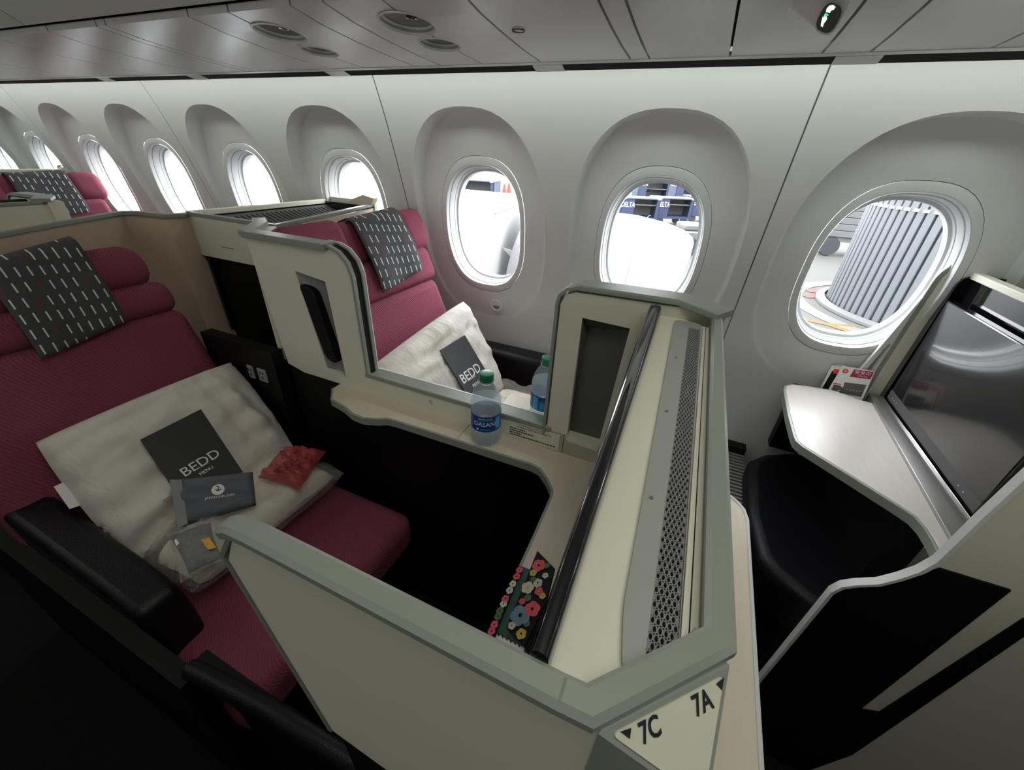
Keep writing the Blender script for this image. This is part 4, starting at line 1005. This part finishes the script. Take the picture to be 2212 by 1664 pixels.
pk_ = mat('petal_red', (0.6, 0.07, 0.1), 0.6, var=0.4, vscale=120); wh_ = mat('petal_white', (0.5, 0.48, 0.36), 0.6, var=0.3, vscale=120)
bl0 = mat('petal_blue', (0.12, 0.2, 0.28), 0.6, var=0.4, vscale=120); ye_ = mat('petal_yellow', (0.5, 0.38, 0.06), 0.6, var=0.2, vscale=120); gr_ = mat('leaf_green', (0.05, 0.12, 0.05), 0.6, var=0.3, vscale=120)
xb = nb.orthogonal().normalized(); yb = nb.cross(xb)
for i, (u, v, m_) in enumerate(((1122, 1232, pk_), (1116, 1246, pk_), (1108, 1262, wh_), (1101, 1276, wh_), (1092, 1294, pk_), (1088, 1305, wh_), (1080, 1320, gr_), (1076, 1332, gr_), (1068, 1350, pk_), (1062, 1364, pk_))):
    flower(onp(u, v, PB + nb * 0.0022, nb), 0.0052, i * 1.3, xb, yb, m_, M['black'], bk1)
bk2 = thing('floral_booklet', 'black booklet printed with red blue and white flowers leaning on the black monitor edge', 'booklet', (-0.075, 0.28, ZS + 0.05))
PB2 = PB + nb * 0.006
slab('cover', bp_(((1161, 1190), (1198, 1228), (1180, 1300), (1132, 1398), (1094, 1356)), PB2), nb, 0.0035, M['black'], bk2)
for u, v, R, m_, mc_, a in ((1164, 1222, .013, pk_, M['black'], .3), (1150, 1316, .014, pk_, M['black'], 1.0), (1124, 1330, .018, bl0, M['black'], .2), (1140, 1270, .012, wh_, ye_, .8), (1162, 1260, .009, wh_, M['black'], .1), (1164, 1278, .008, pk_, ye_, .5), (1152, 1238, .007, ye_, M['black'], .9), (1178, 1244, .006, wh_, M['black'], .4), (1126, 1370, .009, ye_, M['black'], 0), (1106, 1352, .007, wh_, bl0, .7), (1140, 1292, .007, gr_, gr_, .2), (1152, 1252, .006, gr_, gr_, 1.), (1128, 1300, .006, pk_, pk_, .2), (1172, 1288, .006, ye_, pk_, .6), (1138, 1348, .006, gr_, gr_, .3), (1182, 1222, .006, gr_, bl0, .3)):
    flower(onp(u, v, PB2 + nb * 0.0003, nb), R * 0.74, a, xb, yb, m_, mc_, bk2)
pg = thing('paper_leaflet', 'white printed leaflet below the green book at the foot of the console', 'leaflet', (-0.08, 0.23, ZS))
pgl = bp_(((1068, 1364), (1134, 1398), (1130, 1412), (1062, 1380)), PB - nb * 0.004)
slab('sheet', pgl, nb, 0.07, M['paper'], pg)
for i in range(6):
    a = onp(1076 + i * 9, 1375 + i * 4.8, PB - nb * 0.0035, nb); mobj('printed_mark', [a, a + xb * .0015, a + xb * .0015 + yb * .0035, a + yb * .0035], [(0, 1, 2, 3)], M['dark_ink'], pg)

# ================================================================== WINDOW-SIDE MONITOR UNIT (7A), TABLE, OTTOMAN, WALKWAY PANEL
XM = 0.635; YA, YB = 0.885, 1.405
mu = thing('window_monitor', 'large glossy black monitor in a grey and cream frame above the pale side table', 'monitor', (0.85, 1.15, 0.0))
box('back_plate', (XM + 0.035, YA - 0.03, 0.80), (XM + 0.05, YB + 0.02, 1.198), M['gloss'], mu)
scn = box('screen', (XM, YA, 0.845), (XM + 0.022, YB - 0.03, 1.142), M['screen'], mu, 0.003)
box('screen_rim', (XM - 0.0006, YA, 0.8452), (XM + 0.001, YB - 0.03, 0.872), M['darkgrey'], scn)
for y in (YB - 0.06, YB - 0.075, YB - 0.09, YA + 0.05, YA + 0.07): box('rim_dot', (XM - 0.0012, y, 0.855), (XM, y + 0.003, 0.858), M['white'], scn)
for z0, z1, m_, d in ((0.822, 0.8335, M['metal'], 0.0),): pass
prism('base_strip', [(XM - 0.055, 0.79), (XM + 0.002, 0.86), (XM + 0.03, 0.86), (XM + 0.03, YB + 0.01), (XM - 0.028, YB + 0.01)], 'z', 0.800, 0.829, M['metal'], mu, bw=0.001)
box('base_slot', (XM + 0.001, 0.87, 0.829), (XM + 0.008, YB, 0.834), M['chrome'], mu, 0.001)
# window-end cheek with rounded top corner
ck = rounded([(XM - 0.03, 0.80), (XM - 0.012, 1.222), (0.94, 1.222), (0.94, 0.80)], [0, 0.05, 0, 0], 7)
prism('end_cheek', ck, 'y', YB + 0.018, YB + 0.034, M['cream'], mu)
ep = [(x, YB + 0.026, z) for x, z in ck[:-2]]
sweep('cheek_trim', ep, rect(-0.012, 0.012, -0.005, 0.004, 0.001), M['trim'], mu, up=(0, 1, 0))
ci = rounded([(XM + 0.002, 0.81), (XM + 0.012, 1.205), (0.93, 1.205), (0.93, 0.81)], [0, 0.035, 0, 0], 7)
prism('inner_cheek', ci, 'y', YB - 0.006, YB + 0.02, M['gloss'], mu)
# aisle-end cheek, back and top tray
YE = YA - 0.045
prism('aisle_cheek', [(XM + 0.0, 1.075), (XM + 0.01, 1.205), (1.08, 1.205), (1.08, 1.075)], 'y', YE, YE + 0.014, M['cream'], mu)
box('cheek_recess', (XM + 0.04, YE + 0.03, 0.0), (1.06, YE + 0.045, 1.08), M['black'], mu)
mobj('aisle_cheek_marks', [(0.80, YE - 0.0005, 1.115), (0.86, YE - 0.0005, 1.115), (0.86, YE - 0.0005, 1.118), (0.80, YE - 0.0005, 1.118)], [(0, 1, 2, 3)], M['midgrey'], mu)
bxy = [(1.08, YE), (0.93, YB + 0.02)]
prism('back_panel', [(1.08, YE), (0.93, YB + 0.034), (0.915, YB + 0.034), (1.065, YE)], 'z', 0.5, 1.195, M['tan'], mu)
prism('tray_floor', [(XM + 0.05, YE + 0.014), (1.066, YE + 0.014), (0.916, YB + 0.02), (XM + 0.05, YB + 0.02)], 'z', 1.13, 1.138, M['gloss'], mu)
slab('tray_grille', [Vector((XM + 0.055, YE + 0.02, 1.192)), Vector((XM + 0.20, YE + 0.02, 1.150)), Vector((XM + 0.19, YB + 0.015, 1.150)), Vector((XM + 0.055, YB + 0.015, 1.192))], (0.28, 0, 0.96), 0.004, M['darkgrey'], mu)
for i in range(26):
    y = YE + 0.05 + i * 0.02; slab('grille_slot', [Vector((XM + 0.075, y, 1.1875)), Vector((XM + 0.165, y, 1.1615)), Vector((XM + 0.165, y + 0.007, 1.1615)), Vector((XM + 0.075, y + 0.007, 1.1875))], (0.28, 0, 0.96), 0.0005, M['slot'], mu)
sweep('tray_rim', [(XM + 0.045, YE + 0.004, 1.206), (1.074, YE + 0.004, 1.206), (0.922, YB + 0.026, 1.206)], rect(-0.008, 0.008, -0.006, 0.006, 0.002), M['trim'], mu)
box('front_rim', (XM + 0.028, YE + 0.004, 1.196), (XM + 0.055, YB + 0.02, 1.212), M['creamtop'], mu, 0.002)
prism('end_cap', [(0.80, 1.20), (0.93, 1.20), (0.955, 1.235), (0.90, 1.245), (0.84, 1.225)], 'y', YB + 0.0, YB + 0.03, M['tan'], mu, bw=0.001)
# window-side bracket with a slot
bk_ = rounded([(0.548, 0.82), (0.60, 0.82), (0.64, 1.225), (0.625, 1.225)], [0, 0, 0.01, 0.01], 4)
hb = rounded([(0.570, 0.86), (0.582, 0.86), (0.600, 0.985), (0.590, 0.99)], 0.005, 3)
plate_with_hole('side_bracket', bk_, hb, YB + 0.022, YB + 0.036, M['wall'], mu)
# table
tb = thing('side_table', 'pale angular side table with grey edge below the large black monitor', 'table', (0.45, 1.1, 0.60))
ZTB = 0.82
tp_ = [at(u, v, z=ZTB) for u, v in ((1878, 869), (1858, 864), (1806, 845), (1740, 834), (1712, 831), (1700, 834), (1697, 843), (1707, 897), (1719, 940), (1724, 952), (1736, 963), (1840, 1027), (1949, 1095), (1981, 1116), (2003, 1140), (2022, 1170), (2036, 1197))]
tpx = L2(tp_)
prism('table_top', tpx + [(XM - 0.01, tp_[-1].y + 0.02), (XM - 0.01, tp_[0].y - 0.01)], 'z', ZTB - 0.022, ZTB, M['table'], tb, bw=0.0015)
sweep('table_edge', [Vector((p.x, p.y, ZTB - 0.012)) for p in tp_[2:]], rect(-0.001, 0.006, -0.012, 0.011, 0.001), M['trim'], tb)
box('table_support', (0.56, 0.90, 0.0), (0.62, 1.38, ZTB - 0.022), M['black'], tb)
# literature between table and wall
nc = Vector((-0.25, -0.95, 0.2)).normalized(); PCd = at(1850, 830, y=1.405) 
sf = thing('safety_card', 'white safety card with crimson title band standing behind the pale table', 'safety card', PCd - Vector((0, 0, 0.1)))
fcd = [onp(u, v, PCd, nc) for u, v in ((1786, 847), (1820, 791), (1890, 803), (1862, 866))]
slab('card', fcd, nc, 0.003, M['paper'], sf)
def pc_(L, k=0.0006): return [onp(u, v, PCd + nc * k, nc) for u, v in L]
mobj('title_band', pc_(((1835, 814), (1845.5, 798), (1888, 804), (1880, 820))), [(0, 1, 2, 3)], M['magenta'], sf)
xs_ = (onp(1880, 808, PCd, nc) - onp(1850, 803.5, PCd, nc)).normalized()
e_ = onp(1826.5, 802, PCd + nc * 0.0006, nc); emblem(e_, (onp(1833, 802, PCd, nc) - e_).length, xs_, nc, sf, M['red'], M['paper'])
hh = (onp(1865, 802, PCd, nc) - onp(1865, 810, PCd, nc)).length
text('title_words', '安全の', hh * 1.15, frame(onp(1864, 806.5, PCd + nc * 0.001, nc), xs_, nc.cross(xs_)), M['ink'], sf)
text('title_words', 'Safety Inst', hh * 0.5, frame(onp(1863, 813.5, PCd + nc * 0.001, nc), xs_, nc.cross(xs_)), M['ink'], sf)
mobj('dark_picture', pc_(((1810, 848), (1822, 835), (1824, 826), (1872, 832), (1860, 858))), [(0, 1, 2, 3, 4)], M['darkgrey'], sf)
for i in range(5): mobj('printed_mark', pc_(((1828 + i * 7, 841 + i), (1831 + i * 7, 841.4 + i), (1831 + i * 7, 842.4 + i), (1828 + i * 7, 842 + i)), 0.001), [(0, 1, 2, 3)], M['ink'], sf)
mobj('printed_mark', pc_(((1801, 827), (1818, 830), (1817, 832), (1800, 829.5)), 0.001), [(0, 1, 2, 3)], M['red'], sf)
mobj('printed_arrow', pc_(((1796, 842), (1801, 831), (1814, 833), (1823, 840), (1806, 845)), 0.0009), [(0, 1, 2, 3, 4)], M['cartin'], sf)
PC2 = PCd + Vector((0, 0.012, 0))
mg = thing('magazine', 'dark magazine with a white edge and an orange patch behind the safety card', 'magazine', PC2 - Vector((0, 0, 0.1)))
slab('magazine_cover', [onp(u, v, PC2, nc) for u, v in ((1772, 838), (1797, 790), (1850, 798), (1830, 850))], nc, 0.004, M['paper'], mg)
mobj('dark_print', [onp(u, v, PC2 + nc * 0.0006, nc) for u, v in ((1774, 842), (1798, 801), (1840, 808), (1822, 850))], [(0, 1, 2, 3)], M['black'], mg)
mobj('orange_print', [onp(u, v, PC2 + nc * 0.001, nc) for u, v in ((1799, 806), (1802, 797), (1813, 799), (1810, 809))], [(0, 1, 2, 3)], M['red'], mg)
prism('pocket_base', [(0.42, 1.40), (0.62, 1.40), (0.62, 1.44), (0.42, 1.44)], 'z', 0.56, 0.80, M['black'], tb)
# ottoman
op = [at(u, v, z=0.55) for u, v in ((1613, 1010), (1622, 988), (1650, 976), (1715, 973))]
opx = L2(op) + [(0.60, 1.43), (0.60, 0.78), (0.45, 0.79), (0.375, 0.845), (0.352, 0.89), (0.334, 1.04)]
ot = thing('ottoman', 'black leather ottoman under the pale side table', 'ottoman', (0.47, 1.1, 0.0))
prism('ottoman_cushion', opx, 'z', 0.40, 0.55, M['leather'], ot, bw=0.03, seg=4)
prism('ottoman_base', [(0.36, 1.38), (0.58, 1.38), (0.58, 0.82), (0.45, 0.82), (0.38, 0.88)], 'z', 0.0, 0.42, M['black'], ot)
# floor vent grille by the wall
fv = thing('wall_vent', 'black slatted vent grille at the foot of the wall beside the ottoman', 'vent', (0.30, 1.38, 0.0))
box('vent_back', (0.06, 1.40, 0.0), (0.36, 1.44, 0.52), M['slot'], fv)
for i in range(16): box('slat', (0.07, 1.10 + i * 0.0185, 0.495), (0.355, 1.109 + i * 0.0185, 0.502), M['midgrey'], fv)
box('vent_tray', (0.06, 1.08, 0.0), (0.36, 1.42, 0.488), M['slot'], fv)
# walkway panel (back of the row ahead)
YP = 0.715
wp = thing('low_partition', 'stepped dark partition with light grey edge beside the walkway and the ottoman', 'partition', (0.8, 0.72, 0.0))
edge = [at(u, v, y=YP) for u, v in ((1640, 1475), (1788, 1296), (1800, 1281), (1822, 1270), (1850, 1266), (1900, 1264), (1945, 1253), (1990, 1238), (2030, 1216), (2060, 1188), (2130, 1120), (2212, 1045))]
e2_ = [(p.x, p.z) for p in edge]
e2_ = [(e2_[0][0] - 0.006, 0.0)] + e2_ + [(e2_[-1][0] + 0.012, 1.215)]
prism('panel_board', e2_ + [(1.6, 1.215), (1.6, 0.0)], 'y', YP, YP + 0.012, M['cream'], wp)
sweep('panel_edge', [(x, YP + 0.010, z) for x, z in e2_], rect(-0.014, 0.024, -0.001, 0.010, 0.002), M['wall'], wp, up=(0, 1, 0)) if False else None
vsp = []; npth = len(e2_)
for i, (x, z) in enumerate(e2_):
    a = Vector(e2_[max(0, i - 1)]); b = Vector(e2_[min(npth - 1, i + 1)]); d = (b - a).normalized(); nn_ = Vector((-d.y, d.x))
    for yy, k in ((YP - 0.004, -0.001), (YP + 0.013, -0.001), (YP + 0.013, 0.006), (YP - 0.004, 0.006)): vsp.append((x + nn_.x * k, yy, z + nn_.y * k))
mobj('panel_edge', vsp, [(4 * i + q_, 4 * i + (q_ + 1) % 4, 4 * i + 4 + (q_ + 1) % 4, 4 * i + 4 + q_) for i in range(npth - 1) for q_ in range(4)], M['wall'], wp, 45)
zz = at(2030, 1226, y=YP).z
rt_ = [at(u, v, y=YP - 0.004) for u, v in ((2185, 1277), (1858, 1534))]
dkp = [(x, z) for x, z in e2_ if z < zz - 0.005] + [(at(2030, 1226, y=YP).x + 0.0, zz), (rt_[0].x, rt_[0].z), (rt_[1].x, rt_[1].z), (rt_[1].x - 0.01, 0.0)]
prism('dark_inset', dkp, 'y', YP - 0.004, YP + 0.002, M['black'], wp)
st_ = [at(u, v, y=YP - 0.003) for u, v in ((1900, 1540), (2212, 1338))]
prism('dark_joint', [(st_[0].x, st_[0].z), (st_[1].x, st_[1].z), (st_[1].x + 0.022, st_[1].z), (st_[0].x + 0.03, st_[0].z - 0.2), (st_[0].x - 0.01, 0.0), (rt_[1].x - 0.012, 0.0), (rt_[1].x, rt_[1].z)], 'y', YP - 0.003, YP + 0.001, M['black'], wp)

# ================================================================== UNSEEN PARTITION ADDED ACROSS THE AISLE TO BLOCK LOW LIGHT
cs = thing('light_block', 'low dark unseen partition added across the aisle to keep low light off the near seat', 'partition', (-1.2, -0.86, 0.0))
box('light_block_board', (-5.5, -0.88, 0.0), (2.4, -0.84, 0.93), M['black'], cs)
box('light_block_cap', (-5.5, -0.885, 0.93), (2.4, -0.835, 0.945), M['trim'], cs)

# ================================================================== ROWS BEHIND (same suites one and two pitches back)
P8 = Vector((-2.2, 0, 0))
dup(sa, P8, 'maroon window seat one row back, seen over the tan shell', None)
c8 = ca_.copy(); COL.objects.link(c8); c8.location = ca_.location + P8; c8['label'] = 'dark cloth with white strokes over the headrest seen beyond the tan shell'; c8['group'] = 'headrest covers'
dup(mu, P8, 'open-topped monitor unit with cream sides standing behind the maroon window seat', None)
dup(mu, P8 * 2, 'dark topped monitor unit farthest back, by the last windows', None)
dup(dv, Vector((-2.06, 0, 0)), 'cream divider one row back, showing over the tan shell', None)
dup(cn, Vector((-2.06, 0, 0)), 'monitor console one row back beyond the tan shell', None)
bp4 = thing('tall_partition', 'tall pale partition panel with a light edge at the far end of the window row', 'partition', (-4.0, 0.6, 0.0))
prism('panel_board', [(-0.6, 0.0), (1.16, 0.0), (1.24, 0.9), (1.17, 1.25), (1.06, 1.60), (-0.6, 1.9)], 'x', -3.98, -3.94, M['ceil'], bp4)
sweep('panel_edge', [(-3.955, 1.245, 0.9), (-3.955, 1.175, 1.25), (-3.955, 1.065, 1.6)], rect(-0.02, 0.02, -0.006, 0.008), M['white'], bp4, up=(0, 1, 0))

# ================================================================== OUTSIDE
ZG = -2.6
gnd = struct(box('ground', (-220, 2.5, ZG - 0.2), (120, 260, ZG), M['tarmac']))
def line(name, pts, w, m):
    a = [at(u, v, z=ZG + 0.01) for u, v in pts]
    sweep(name, a, rect(-w / 2, w / 2, -0.005, 0.012, 0.001), m, gnd)
line('painted_line', ((1735, 690), (1790, 702), (1850, 722)), 0.22, M['yellow'])
line('painted_line', ((1785, 700), (1850, 706)), 0.18, M['yellow'])
line('painted_line', ((1742, 628), (1800, 632)), 0.5, M['redpaint'])
line('painted_line', ((1738, 641), (1785, 640)), 0.35, M['redpaint'])
# engine cowl seen through the second clear window
def cowl():
    root = thing('engine_cowl', 'huge white rounded engine cowl outside the windows', 'engine', (-1.2, 8.6, -1.4))
    R = 1.75; cx = Vector((0, 8.9, -1.36))
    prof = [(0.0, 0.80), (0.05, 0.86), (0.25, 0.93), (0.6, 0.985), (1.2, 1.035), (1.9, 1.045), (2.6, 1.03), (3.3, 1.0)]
    xf = at(1482, 590, y=7.6).x
    n = 48; vs = []
    for d, k in prof:
        for i in range(n):
            t = 2 * math.pi * i / n; vs.append((xf - d, cx.y + R * k * math.cos(t), cx.z + R * k * math.sin(t)))
    inn = [(0.05, 0.80), (0.6, 0.76), (1.2, 0.74)]
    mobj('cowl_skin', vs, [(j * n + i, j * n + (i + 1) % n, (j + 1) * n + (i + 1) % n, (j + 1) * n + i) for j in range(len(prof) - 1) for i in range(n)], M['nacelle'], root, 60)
    vs = []
    for d, k in [prof[0]] + inn:
        for i in range(n):
            t = 2 * math.pi * i / n; vs.append((xf - d, cx.y + R * k * math.cos(t), cx.z + R * k * math.sin(t)))
    mobj('inlet_duct', vs, [(j * n + i, j * n + (i + 1) % n, (j + 1) * n + (i + 1) % n, (j + 1) * n + i) for j in range(3) for i in range(n)], M['cartin'], root, 60)
    lathe('fan_disc', [(R * 0.75, 0), (0.25, 0.05), (0.01, 0.25)], Matrix.Translation((xf - 1.2, cx.y, cx.z)) @ Matrix.Rotation(math.pi / 2, 4, 'Y'), M['darkgrey'], root, 40, cap=False)
    sweep('cowl_seam', [(xf - 0.95, cx.y + R * 1.047 * math.cos(t), cx.z + R * 1.047 * math.sin(t)) for t in [math.pi * i / 30 + math.pi * 0.45 for i in range(20)]], circ(0.006, 6), M['cartroof'], root, up=(1, 0, 0))
    # strake fin and wing root behind
    f0 = at(1085, 535, y=7.6); f1 = at(1140, 552, y=7.7)
    slab('strake_fin', [f0, f0 + Vector((0.35, 0, -0.28)), f1 + Vector((0.3, 0, -0.25)), f1], (0, -1, 0.1), 0.05, M['nacelle'], root)
    return root
cowl()
wg = thing('aircraft_wing', 'broad white wing and slat outside the windows behind the engine cowl', 'wing', (-10, 12, -0.8))
za = [(-2.2, 9.5), (-3.6, 3.4), (-16, 3.4), (-22, 26), (-14, 26)]
zz_ = at(1060, 412, y=11.5).z
prism('wing_skin', [(-4.2, 11.5), (-3.5, 7.2), (-3.7, 3.2), (-30, 3.2), (-30, 11.5)], 'z', zz_ - 1.9, zz_ - 0.02, M['wing'], wg, bw=0.06, seg=2)
prism('slat_panel', [(-4.2, 11.5), (-3.5, 7.2), (-3.9, 7.2), (-4.8, 11.5)], 'z', zz_ - 0.02, zz_ + 0.01, M['wing'], wg)
# baggage carts
def cart(label, u, v, dist_scale, yawd, word, ln=3.6, wd_=1.9, ht=2.3, dark=0):
    g = at(u, v, z=ZG); c = CAM + (g - CAM) * dist_scale; c = Vector((c.x, c.y, ZG))
    root = thing('baggage_cart', label, 'baggage cart', c, None)
    mt = Matrix.Translation(c) @ Matrix.Rotation(math.radians(yawd), 4, 'Z')
    def bb(nm, lo, hi, m, par=root): return box(nm, lo, hi, m, par, 0, 2, mt)
    bb('bed', (-ln / 2, -wd_ / 2, 0.45), (ln / 2, wd_ / 2, 0.6), M['blue'])
    bb('roof', (-ln / 2 - .05, -wd_ / 2 - .05, ht), (ln / 2 + .05, wd_ / 2 + .05, ht + 0.07), M['cartroof'])
    e = bb('end_wall', (-ln / 2, -wd_ / 2, 0.6), (-ln / 2 + 0.06, wd_ / 2, ht), M['blue'])
    bb('end_wall', (ln / 2 - 0.06, -wd_ / 2, 0.6), (ln / 2, wd_ / 2, ht), M['blue'])
    bb('curtain', (-ln / 2, -wd_ / 2, 0.6), (-ln / 2 + 0.9, -wd_ / 2 + 0.1, ht), M['blue'])
    bb('curtain', (ln / 2 - 0.25, -wd_ / 2, 0.6), (ln / 2, -wd_ / 2 + 0.1, ht), M['blue'])
    bb('inner_wall', (-ln / 2, wd_ / 2 - 0.1, 0.6), (ln / 2, wd_ / 2, ht), M['cartin'])
    bb('inner_shelf', (-ln / 2 + .06, -wd_ / 2 + .1, 1.35), (ln / 2 - .06, wd_ / 2 - .1, 1.4), M['cartin'])
    for sx_ in (-1, 1):
        bb('lamp', (sx_ * (ln / 2 - .15) - .12, -wd_ / 2 - 0.09, ht - 0.02), (sx_ * (ln / 2 - .15) + .12, -wd_ / 2 - 0.04, ht + 0.12), M['paper'])
        for sy_ in (-1, 1):
            lathe('wheel', [(0.05, -0.07), (0.26, -0.07), (0.28, 0), (0.26, 0.07), (0.05, 0.07)], mt @ Matrix.Translation((sx_ * ln * 0.33, sy_ * wd_ * 0.42, 0.28)) @ Matrix.Rotation(math.pi / 2, 4, 'X'), M['rubber'], root, 16)
    for i in range(4): bb('rail_line', (-ln / 2 - .012, -wd_ / 2 + 0.1, 0.75 + i * 0.3), (-ln / 2, wd_ / 2 - 0.1, 0.775 + i * 0.3), M['cartroof'], e)
    if word:
        text('cart_word', word, 0.52, mt @ frame((-ln / 2 - 0.02, 0, ht - 0.42), (0, -1, 0), (0, 0, 1)), M['ink'], e)
        text('cart_word', word, 0.45, mt @ frame((-ln / 2 + 0.45, -wd_ / 2 - 0.01, ht - 0.38), (1, 0, 0), (0, 0, 1)), M['ink'], root, sx=0.7)
    return root
cart('blue baggage cart with grey roof, partly hidden by the engine cowl', 1368, 486, 1.0, 28, 'DELTA', 2.7, 1.5, 1.75)
cart('blue baggage cart with open grey side standing beside the engine cowl', 1440, 484, 1.0, 28, 'DELTA', 2.7, 1.5, 1.75)
cart('blue baggage cart at the end of the train, nearest the white tractor', 1508, 478, 1.0, 28, 'DELTA', 2.7, 1.5, 1.75)
cart('blue baggage cart in the row behind the others', 1400, 437, 1.0, 28, 'DELTA', 3.4, 1.9, 2.2)
cart('blue baggage cart behind the others, at the clear end of their row', 1478, 436, 1.0, 28, 'DELTA', 3.4, 1.9, 2.2)
cart('blue baggage cart far off beyond the wing, seen beside the cones', 1012, 415, 0.62, 12, None, ln=4.2)
for i, (u, v) in enumerate(((1090, 388), (1100, 386))):
    g = at(u, v, z=ZG); c = CAM + (g - CAM) * 0.62; c.z = ZG
    k = thing('traffic_cone', 'orange traffic cone on the apron beyond the wing', 'cone', c, 'traffic cones on the apron')
    lathe('cone_body', [(0.32, 0.06), (0.12, 0.9), (0.06, 1.1), (0.001, 1.1)], Matrix.Translation(c), M['cone'], k, 16)
    box('cone_foot', (c.x - .4, c.y - .4, ZG), (c.x + .4, c.y + .4, ZG + 0.07), M['cone'], k)
# white tractor next to the carts
g = at(1505, 545, z=ZG); tq = thing('ground_tractor', 'white ground tractor with dark seat beside the baggage carts', 'tractor', g)
mt = Matrix.Translation(g) @ Matrix.Rotation(math.radians(25), 4, 'Z')
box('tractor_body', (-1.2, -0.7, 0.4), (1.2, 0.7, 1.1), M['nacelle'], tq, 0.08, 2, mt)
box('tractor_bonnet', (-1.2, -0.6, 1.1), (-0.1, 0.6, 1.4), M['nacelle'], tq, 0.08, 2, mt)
box('tractor_seat', (0.3, -0.5, 1.1), (0.55, 0.5, 1.9), M['rubber'], tq, 0.08, 3, mt)
sweep('steering_wheel', [mt @ Vector((0.0 + 0.1 * math.sin(t), 0.25 * math.cos(t), 1.75 + 0.22 * math.sin(t))) for t in [i * math.pi / 8 for i in range(16)]], circ(0.03, 6), M['rubber'], tq, closed=True)
for sx_ in (-1, 1):
    for sy_ in (-1, 1): lathe('wheel', [(0.05, -0.12), (0.38, -0.12), (0.42, 0), (0.38, 0.12), (0.05, 0.12)], mt @ Matrix.Translation((sx_ * 0.8, sy_ * 0.72, 0.42)) @ Matrix.Rotation(math.pi / 2, 4, 'X'), M['rubber'], tq, 18)
# ribbed jet-bridge rotunda
bl_p = at(1803, 660, z=ZG); bc_p = at(1872, 722, z=ZG)
RJ = 3.0; jc = Vector((bl_p.x + RJ * 0.95, bl_p.y + 0.2, ZG))
jb = thing('boarding_bridge', 'tall ribbed grey boarding bridge drum with slotted openings standing on the apron', 'boarding bridge', jc)
vs, fs = [], []; NR = 78
lathe('drum_core', [(RJ * 0.97, 0.0), (RJ * 0.97, 7.0)], Matrix.Translation(jc), M['ribdark'], jb, 60, cap=False)
rib = None
for i in range(NR):
    t = 2 * math.pi * i / NR
    if rib is None:
        rib = box('rib', (RJ * 0.97, -0.092, 0.12), (RJ * 1.015, 0.092, 7.0), M['rib'], None, 0.02, 2); rib.parent = jb
        o = rib
    else:
        o = rib.copy(); COL.objects.link(o); o.parent = jb
    o.rotation_euler = (0, 0, t)
for i in range(NR):
    t = 2 * math.pi * (i + 0.5) / NR
    for z0, z1 in ((3.15, 3.22), (4.35, 4.42)):
        o = box('slot_bracket', (RJ * 0.985, -0.06, z0), (RJ * 1.03, 0.06, z1), M['paper'], None); o.parent = jb; o.rotation_euler = (0, 0, t)
lathe('base_ring', [(RJ * 1.02, 0.0), (RJ * 1.12, 0.02), (RJ * 1.12, 0.1), (RJ * 1.04, 0.16)], Matrix.Translation(jc), M['cartin'], jb, 60, cap=False)
lathe('ground_ring', [(RJ * 1.25, 0.005), (RJ * 1.42, 0.005), (RJ * 1.42, 0.02), (RJ * 1.25, 0.02)], Matrix.Translation(jc), M['cartin'], jb, 60, cap=False)
# white trailer behind the drum
g = at(1840, 560, z=ZG); tv = thing('white_trailer', 'long white ribbed trailer parked behind the boarding bridge', 'trailer', g)
for i in range(7): box('side_board', (g.x - 3, g.y, ZG + 1.0 + i * 0.32), (g.x + 5, g.y + 2.4, ZG + 1.30 + i * 0.32), M['nacelle'], tv, 0.02)
box('chassis', (g.x - 3, g.y + 0.1, ZG + 0.75), (g.x + 5, g.y + 2.3, ZG + 1.0), M['cartin'], tv)
for dx_ in (-1.2, 2.0): lathe('wheel', [(0.1, -0.2), (0.45, -0.2), (0.5, 0), (0.45, 0.2), (0.1, 0.2)], Matrix.Translation((g.x + dx_, g.y + 0.2, ZG + 0.5)) @ Matrix.Rotation(math.pi / 2, 4, 'X'), M['rubber'], tv, 18)
